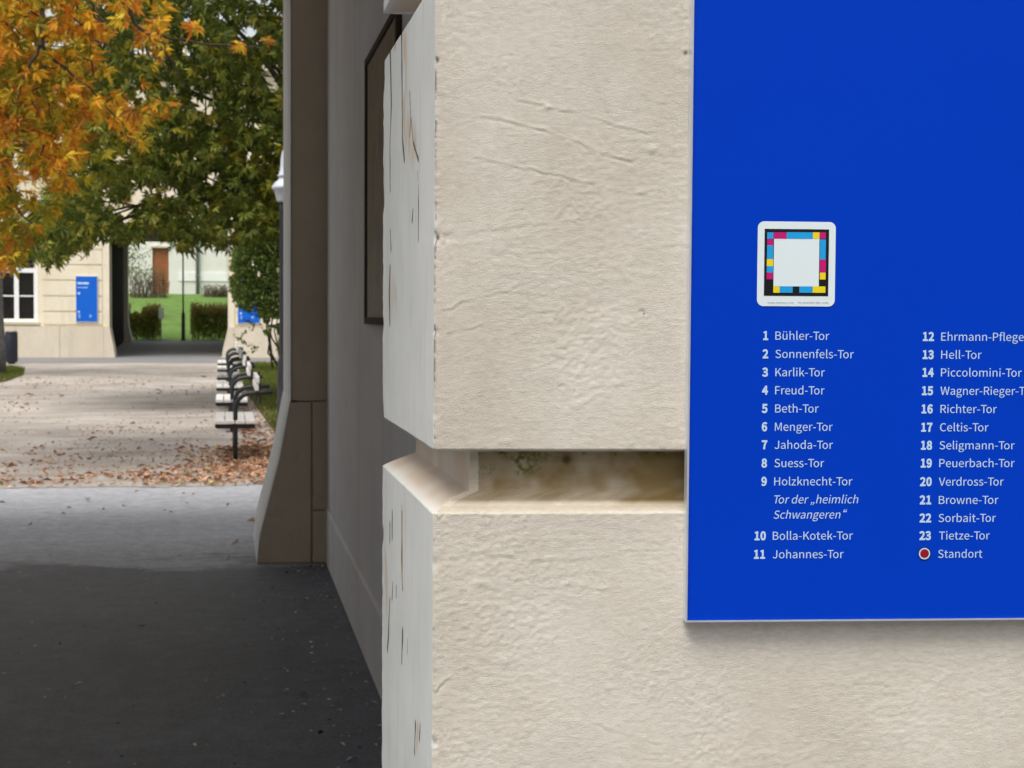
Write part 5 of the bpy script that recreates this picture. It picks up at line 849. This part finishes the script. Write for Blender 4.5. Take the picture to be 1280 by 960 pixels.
# -------- grey trunk at the left edge with its olive crown, farther back
bp = onz(-7, 468); tx, ty = float(bp[0]), float(bp[1])
tC = thing('chestnut_tree', (tx, ty, 0), 'tree with a smooth grey trunk beside the dark bin at the left edge', 'tree')
mb = MB(); limb(mb, (tx, ty, -.05), (tx-.05, ty, 3.6), .34, .27, 0, 6, .01); limb(mb, (tx-.05, ty, 3.6), (tx, ty, 10), .27, .06, 0, 8)
for k in range(9): a = k*.7; limb(mb, (tx, ty, 3.4+.3*k), (tx+3.2*math.cos(a), ty+3.2*math.sin(a), 5.0+.45*k), .1, .02)
mb.build('trunk', MAT['bark_grey'], tC, True)
n = 5200; a = rng.uniform(0, 6.283, n); r = np.sqrt(rng.random(n))*4.4
Ca = np.stack([tx+r*np.cos(a), ty+r*np.sin(a), rng.uniform(4.0, 11, n)], -1); k_ = (np.hypot(np.hypot(Ca[:, 0]-tx, Ca[:, 1]-ty)/4.6, (Ca[:, 2]-7)/4) < 1) & (vnoise(Ca[:, 0]*1.4+30, Ca[:, 2]*1.5, 91) > -.12); Ca = Ca[k_]
V, F, Cc = palmate(Ca, rng.uniform(.16, .24, len(Ca)), pal(OLIVE+ORANGE[:3]+GREEN[2:4], [3, 3, 2, 2, 2, 1, 2, 2], len(Ca)), 5, .4); mesh('crown', V, F, MAT['leaf'], tC, False, {'col': Cc})

# -------- shrub in front of the right-hand far sign
YBU = 44.; c = onY(338, 330, YBU); tx, ty = float(c[0]+.35), YBU
sh = thing('shrub', (tx, ty, 0), 'leafy green shrub hiding part of the right-hand far sign', 'shrub')
mb = MB()
for k in range(9): limb(mb, (tx+rng.normal(0, .15), ty+rng.normal(0, .15), 0), (tx+rng.normal(-.1, .6), ty+rng.normal(0, .6), rng.uniform(2.2, 4.6)), .03, .008, 0, 6, .2)
mb.build('stem', MAT['bark'], sh, True)
n = 90000; px_ = rng.uniform(286, 380, n); py_ = rng.uniform(215, 455, n)
lo_ = interp(px_, [286, 290, 300, 320, 335, 356, 430], [385, 395, 392, 385, 425, 440, 440]); lf = interp(py_, [215, 290, 320, 350, 372, 385, 400, 420, 455], [296, 294, 290, 288, 291, 300, 326, 330, 336])
cl = vnoise(px_/9, py_/8, 92)+.5*vnoise(px_/4, py_/4, 93)
keep = (py_ < lo_+rng.normal(0, 4, n)) & (px_ > lf+rng.normal(0, 2, n)) & (cl > -.42 + np.where(py_ > 398, .5, 0)); px_, py_ = px_[keep][:30000], py_[keep][:30000]
Ca = np.array([onY(a, b, y) for a, b, y in zip(px_, py_, rng.uniform(YBU-.9, YBU+1.3, len(px_)))])
tw = rng.random(420); tpx = 308+10*np.sin(tw*9)+rng.normal(0, 3, 420); tpy = 400+tw*42
keep2 = rng.random(420) < .25; Ct = np.array([onY(a, b, YBU-.4) for a, b in zip(tpx[keep2], tpy[keep2])])
Ca = np.concatenate([Ca, Ct])
V, F, Cc = blades(Ca, .105, pal([(.07, .11, .025), (.12, .18, .04), (.19, .25, .06), (.26, .29, .08)], [3, 3, 2, 1], len(Ca)), .5); mesh('foliage', V, F, MAT['leaf'], sh, False, {'col': Cc})

# -------- hedges and twiggy shrubs beyond the gateway
def hedge(px0, px1_, py0, Y, label, cols=((.20, .24, .05), (.28, .32, .06), (.34, .35, .08), (.30, .22, .10))):
    x0, x1 = float(onY(px0, 400, Y)[0]), float(onY(px1_, 400, Y)[0]); zt_ = float(onY((px0+px1_)/2, py0, Y)[2]); zb = .42
    t = thing('hedge', ((x0+x1)/2, Y, zb), label, 'hedge', 'hedges beyond the far gateway')
    mb = MB()
    for k in range(26): x = rng.uniform(x0+.05, x1-.05); y = Y+rng.uniform(-.3, .3); limb(mb, (x, y, zb-.05), (x+rng.normal(0, .12), y+rng.normal(0, .12), rng.uniform(zb+.6, zt_)), .014, .005, 0, 4)
    mb.build('stem', MAT['bark'], t)
    n = 9000; C_ = np.stack([rng.uniform(x0, x1, n), rng.uniform(Y-.5, Y+.5, n), zb+.05+(zt_-zb)*rng.beta(1.6, 1.1, n)*(1+.06*rng.normal(0, 1, n))], -1)
    C_ = C_[vnoise(C_[:, 0]*5+40, C_[:, 2]*3+9, 95) > -.46+.3*np.clip((C_[:, 2]-zt_+.35)/.35, 0, 1)]
    tt = np.clip((C_[:, 2]-zb)/(zt_-zb), 0, 1); col = pal(cols, [3, 3, 2, 1], len(C_)); rd = pal([(.30, .18, .09), (.28, .24, .08)], [1, 1], len(C_)); col = np.where((rng.random(len(C_)) < tt**3*.7)[:, None], rd, col)
    V, F, Cc = blades(C_, .10, col, .55); mesh('foliage', V, F, MAT['leaf'], t, False, {'col': Cc})
hedge(150, 201, 384, YB+2.6, 'clipped hedge left of the white notice beyond the far gateway')
hedge(238, 300, 383, YB+2.6, 'clipped hedge right of the thin lamp post beyond the far gateway')
for i, (p0, p1_, top_, Yw, lab, g) in enumerate(((162, 208, 333, 92., 'bare twiggy bush growing against the white wall left of the brown door', .35), (255, 288, 355, 93.5, 'low dry bush at the foot of the white wall right of the downpipe', .4))):
    x0, x1 = float(onY(p0, 340, Yw)[0]), float(onY(p1_, 340, Yw)[0]); zb = 2.6; zt_ = float(onY(p0, top_, Yw)[2])
    t = thing('bush', ((x0+x1)/2, Yw, zb), lab, 'bush'); mb = MB()
    for k in range(90): x = rng.uniform(x0, x1); mb.tube([(x, Yw+rng.normal(0, .3), zb-.3), (x+rng.normal(0, .1), Yw+rng.normal(0, .3), zb+(zt_-zb)*.5), (x+rng.normal(0, .25), Yw+rng.normal(0, .3), zb+(zt_-zb)*rng.uniform(.5, 1.05))], (.02, .014, .005), 4)
    mb.build('stem', simple('dry_twigs', (.14, .10, .08, 1), .9, .1), t)
    n = 900; C_ = np.stack([rng.uniform(x0, x1, n), Yw+rng.normal(0, .35, n), zb+(zt_-zb)*rng.beta(1.1, 1.5, n)], -1); V, F, Cc = blades(C_, .11, pal([(.12, .13, .05), (.16, .11, .08), (.09, .11, .04)], [1, 1, 1], n), .5); mesh('foliage', V, F, MAT['leaf'], t, False, {'col': Cc})
# young tree left inside the gateway view
Yy = 80.; b = onY(166, 300, Yy); yt = thing('young_tree', (float(b[0])-.6, Yy, 1.1), 'young pale green tree in front of the white building', 'tree'); bx, by = float(b[0])-.6, Yy
mb = MB(); limb(mb, (bx, by, .9), (bx, by, 5.5), .06, .02, 0, 6); 
for k in range(8): limb(mb, (bx, by, 2.6+.35*k), (bx+rng.normal(0, .8), by+rng.normal(0, .8), 3.6+.4*k), .025, .006)
mb.build('trunk', MAT['bark'], yt); n = 1500; C_ = np.stack([bx+rng.normal(.1, .62, n), by+rng.normal(0, .7, n), rng.uniform(3.4, 7.4, n)], -1); V, F, Cc = blades(C_, .15, pal([(.13, .19, .05), (.18, .24, .07), (.1, .14, .05)], [1, 1, 1], n), .5); mesh('crown', V, F, MAT['leaf'], yt, False, {'col': Cc})

# ------------------------------------------------------------------ lamp posts, bin, small notice
Yl = 22.; lx = float(onY(353, 420, Yl)[0]); zl = float(onY(352, 252, Yl)[2]); zc_ = float(onY(358, 236, Yl)[2])
lamp = thing('lamp_post', (lx, Yl, 0), 'black lamp post with a pale bell-topped lantern half hidden by the exit jamb', 'street lamp')
MB().lathe((lx, Yl, 0), [(.10, 0), (.10, .05), (.075, .09), (.07, .9), (.05, .98), (.045, 1.05), (.040, 3.0), (.045, 3.05), (.045, zl+.02)], 16).build('post', MAT['black'], lamp, True)
lxc = lx+.05
MB().lathe((lxc, Yl, zl), [(.04, -.02), (.125, 0), (.135, .02), (.165, .155), (.195, .175), (.20, .20), (.195, .215), (.15, .27), (.105, .31), (.10, .345), (.12, .355), (.12, .37), (.095, .39), (.095, .42), (.08, .44), (.078, .53), (.07, .62), (.05, .71), (.02, .76), (.015, .82)], 24).build('lantern', MAT['lantern'], lamp, True)
Yp = YB+1.9; qx = float(onY(229, 400, Yp)[0])
l2 = thing('lamp_post', (qx, Yp, .41), 'thin black lamp post standing in the middle of the far gateway view', 'street lamp')
MB().lathe((qx, Yp, .41), [(.10, 0), (.10, .06), (.085, .1), (.08, 1.2), (.05, 1.28), (.04, 1.4), (.035, 4.3)], 14).build('post', MAT['black'], l2, True)
MB().lathe((qx, Yp, 4.71), [(.05, 0), (.12, .04), (.17, .4), (.20, .42), (.12, .55), (.03, .6)], 16).build('lantern', MAT['lantern'], l2, True)
Yn = YB+2.0; nx = float(onY(201.5, 392, Yn)[0]); nz0, nz1 = float(onY(201, 398, Yn)[2]), float(onY(201, 385, Yn)[2])
nb = thing('notice_post', (nx, Yn, .41), 'small white notice on a thin post between the two hedges', 'sign')
MB().tube([(nx, Yn, .38), (nx, Yn, nz1-.05)], .022, 8).build('post', MAT['zinc'], nb); MB().box(nx-.11, nx+.12, Yn-.04, Yn-.024, nz0, nz1, .004).build('notice_plate', MAT['white'], nb)
bq = onz(14.5, 455); bx, by = float(bq[0]), float(bq[1]); bh = float(onY(14, 414, by)[2]); bw = .185
bn = thing('litter_bin', (bx, by, 0), 'dark navy litter bin standing by the grey tree trunk', 'bin')
MB().lathe((bx, by, 0), [(bw*.9, .06), (bw, .08), (bw, bh-.09), (bw*.985, bh-.085)], 20).build('body', MAT['navy'], bn, True)
MB().lathe((bx, by, bh-.085), [(bw*1.03, 0), (bw*1.03, .05), (bw*.9, .085)], 20).build('lid', MAT['navy'], bn, True)
MB().lathe((bx, by, 0), [(bw*.6, 0), (bw*.6, .06)], 14).build('foot', MAT['black'], bn)
sb = MB()
for k in range(20):
    a = 2*math.pi*k/20; sb.box(bx+bw*math.cos(a)-.006, bx+bw*math.cos(a)+.006, by+bw*math.sin(a)-.006, by+bw*math.sin(a)+.006, .1, bh-.1)
sb.build('ribs', MAT['black'], bn)

# ------------------------------------------------------------------ benches
BL = 1.5
def make_bench(label):
    t = thing('park_bench', (0, 0, 0), label, 'bench', 'benches in a row along the gravel court')
    for y in (.04, BL-.04):
        p = [(.10, y, -.03), (.10, y, .30), (.10, y, .52)]
        for k in range(1, 8):
            a = math.radians(90*k/7); p.append((.10+.17*(1-math.cos(a)), y, .56+.17*math.sin(a)))
        p += [(.36, y, .735), (.50, y, .745)]
        f = MB().tube(p, .026, 10); f.box(.02, .18, y-.05, y+.05, -.002, .012); fo = f.build('side_frame', MAT['black'], t, True)
        MB().box(-.10, .31, y-.02, y+.02, .35, .395).build('seat_bearer', MAT['black'], t)
        MB().box(.35, .37, y-.018, y+.018, .62, .88).build('back_bearer', MAT['black'], t)
    for k in range(4):
        x = -.115 + k*.108; MB().box(x, x+.098, 0, BL, .40, .44, .006).build('seat_slat', MAT['slat'], t)
    MB().box(-.117, -.1165+.02, .0, BL, .36, .398).build('seat_rail', MAT['black'], t)
    for z_, x_ in ((.755, .325), (.835, .335)):
        b_ = MB().box(x_-.018, x_+.022, 0, BL, z_, z_+.07, .006); b_.build('back_slat', MAT['slat'], t)
    return t
def copy_tree(o):
    c_ = o.copy(); COL.objects.link(c_)
    for ch in o.children:
        d = ch.copy(); COL.objects.link(d); d.parent = c_
    return c_
blab = ['nearest park bench of the row, orange leaves piled round its single leg', 'second nearest park bench in the row beside the gravel', 'third nearest park bench in the row, its seat shining pale', 'park bench third from the far end of the row', 'park bench second from the far end of the row', 'farthest park bench of the row, closest to the gateway']
b0 = make_bench(blab[0])
for i, (bx, by) in enumerate(((.0, 16.75), (-.02, 20.9), (-.035, 25.1), (-.05, 29.3), (-.065, 33.6), (-.08, 37.8))):
    o = b0 if i == 0 else copy_tree(b0); o.location = (bx, by, 0); o['label'] = blab[i]

# ------------------------------------------------------------------ grass, fallen leaves
gp = [(-60, 30.5), (-9.5, 31), (-5.4, 33.5), (-5.0, 37), (-5.1, 41), (-5.7, 46), (-6.2, 47.5), (-60, 48)]
sheet('grass_bed', gp, .008, MAT['soil'])
gr = [(1.2, 14.3), (.75, 16), (.65, 20), (.45, 30), (.35, 40), (.4, 50.9), (30, 50.9), (30, 14.5)]
sheet('planting_bed', gr, .008, MAT['soil'])
def inside(P, poly):
    x, y = P[:, 0], P[:, 1]; c = np.zeros(len(P), bool); j = len(poly)-1
    for i in range(len(poly)):
        xi, yi = poly[i]; xj, yj = poly[j]
        c ^= ((yi > y) != (yj > y)) & (x < (xj-xi)*(y-yi)/(yj-yi+1e-12)+xi); j = i
    return c
def grass(name, poly, x0, x1, y0, y1, n, h, cols):
    P_ = np.stack([rng.uniform(x0, x1, n), rng.uniform(y0, y1, n)], -1); P_ = P_[inside(P_, poly)]; P_ = P_[vnoise(P_[:, 0]*1.7+50, P_[:, 1]*1.1, 97) > -.33]; n = len(P_)
    C_ = np.c_[P_, np.zeros(n)]; hh = h*rng.uniform(.5, 1.4, n); le = rng.normal(0, .4, (n, 2))*hh[:, None]; a = rng.uniform(0, 6.28, n); wv = np.stack([np.cos(a), np.sin(a), 0*a], -1)*.009
    V = np.stack([C_-wv, C_+wv, C_+np.c_[le, hh]], 1).reshape(-1, 3); F = np.arange(3*n).reshape(-1, 3); Cc = np.repeat(pal(cols, [1]*len(cols), n)*rng.uniform(.7, 1.3, (n, 1)), 3, 0)
    o = mesh(name, V, F, MAT['leaf'], None, False, {'col': Cc}); o['kind'] = 'stuff'; return o
GC = [(.09, .13, .025), (.14, .19, .03), (.22, .22, .05)]
tag(grass('grass', gp, -12, -4.9, 30.5, 48, 42000, .08, GC), 'short green grass in the bed at the left of the gravel', 'grass')
tag(grass('grass', gr, .3, 2.6, 16, 51, 26000, .09, GC), 'green grass behind the row of benches', 'grass')
# leaves on the ground
def litter(n, fx_, fy_, size, z=.012):
    C_ = np.c_[fx_, fy_, np.full(len(fx_), z)]
    return blades(C_, size, pal([(.42, .22, .13), (.50, .30, .19), (.33, .16, .09), (.56, .40, .28), (.22, .11, .07), (.50, .38, .18)], [3, 3, 2, 2, 1.5, 1], len(C_)), .42, .22, 1.0, .0, .45)
X_, Y_ = [], []
n = 2500; x = 1.5-6.5*rng.random(n)**1.25; y = 14.42+np.abs(rng.normal(0, 1.15, n))-.25*rng.random(n)**2; k_ = (vnoise(x*1.1+20, y*1.5, 98) > -.20+.12*rng.normal(0, 1, n)); X_.append(x[k_]); Y_.append(y[k_])
n = 3600; x = rng.uniform(.2, 2.4, n); y = 14.9+rng.gamma(1.6, 4.2, n); X_.append(x); Y_.append(y)
n = 1500; x = rng.normal(.35, .4, n); y = rng.uniform(15, 18.6, n); X_.append(x); Y_.append(y)
n = 2400; x = rng.uniform(-7, .4, n); y = 14.6+26*rng.random(n)**1.7; k_ = vnoise(x*.8+20, y*.5, 99) > .1*rng.normal(0, 1, n)-.02; X_.append(x[k_]); Y_.append(y[k_])
n = 26; x = rng.uniform(-3.2, .3, n); y = rng.uniform(10.5, 14.5, n); X_.append(x); Y_.append(y)
V, F, Cc = litter(0, np.concatenate(X_), np.concatenate(Y_), .062*np.exp(rng.normal(0, .3, sum(map(len, X_)))))
tag(mesh('fallen_leaves', V, F, MAT['litter'], None, False, {'col': Cc}), 'orange and brown fallen leaves strewn over the gravel and round the benches', 'fallen leaves', None, 'stuff')
n = 6000; x = rng.uniform(-7.5, .5, n); y = 14.2+rng.random(n)**1.5*32; k_ = vnoise(x*1.6+7, y*.9+3, 103) > -.1
C_ = np.c_[x[k_], y[k_], np.full(k_.sum(), .012)]
V, F, Cc = blades(C_, .03, pal([(.20, .14, .09), (.30, .2, .12), (.12, .08, .05), (.42, .36, .30)], [2, 2, 2, 1.2], len(C_)), .6, .3, 1.0, 0., .4)
tag(mesh('gravel_debris', V, F, MAT['litter'], None, False, {'col': Cc}), 'brown crumbs of leaf and twig trodden into the gravel court', 'debris', None, 'stuff')
# crumbs and bits of leaf on the passage asphalt
n = 700; x = rng.uniform(-2.6, .6, n); y = rng.uniform(3.5, 10.5, n); e = rng.random(n) < .5; x = np.where(e, .6-np.abs(rng.normal(0, .22, n)), x)
C_ = np.c_[x, y, np.full(n, .004)]
V, F, Cc = blades(C_, .017*np.exp(rng.normal(0, .4, n)), pal([(.48, .47, .45), (.66, .64, .60), (.26, .18, .10), (.02, .018, .015)], [3, 2, 2, 1.4], n), .6, .25, 1.0, 0., .3)
tag(mesh('leaf_crumbs', V, F, MAT['litter'], None, False, {'col': Cc}), 'pale crumbs and scraps of leaf scattered over the dark passage asphalt', 'leaf scraps', None, 'stuff')
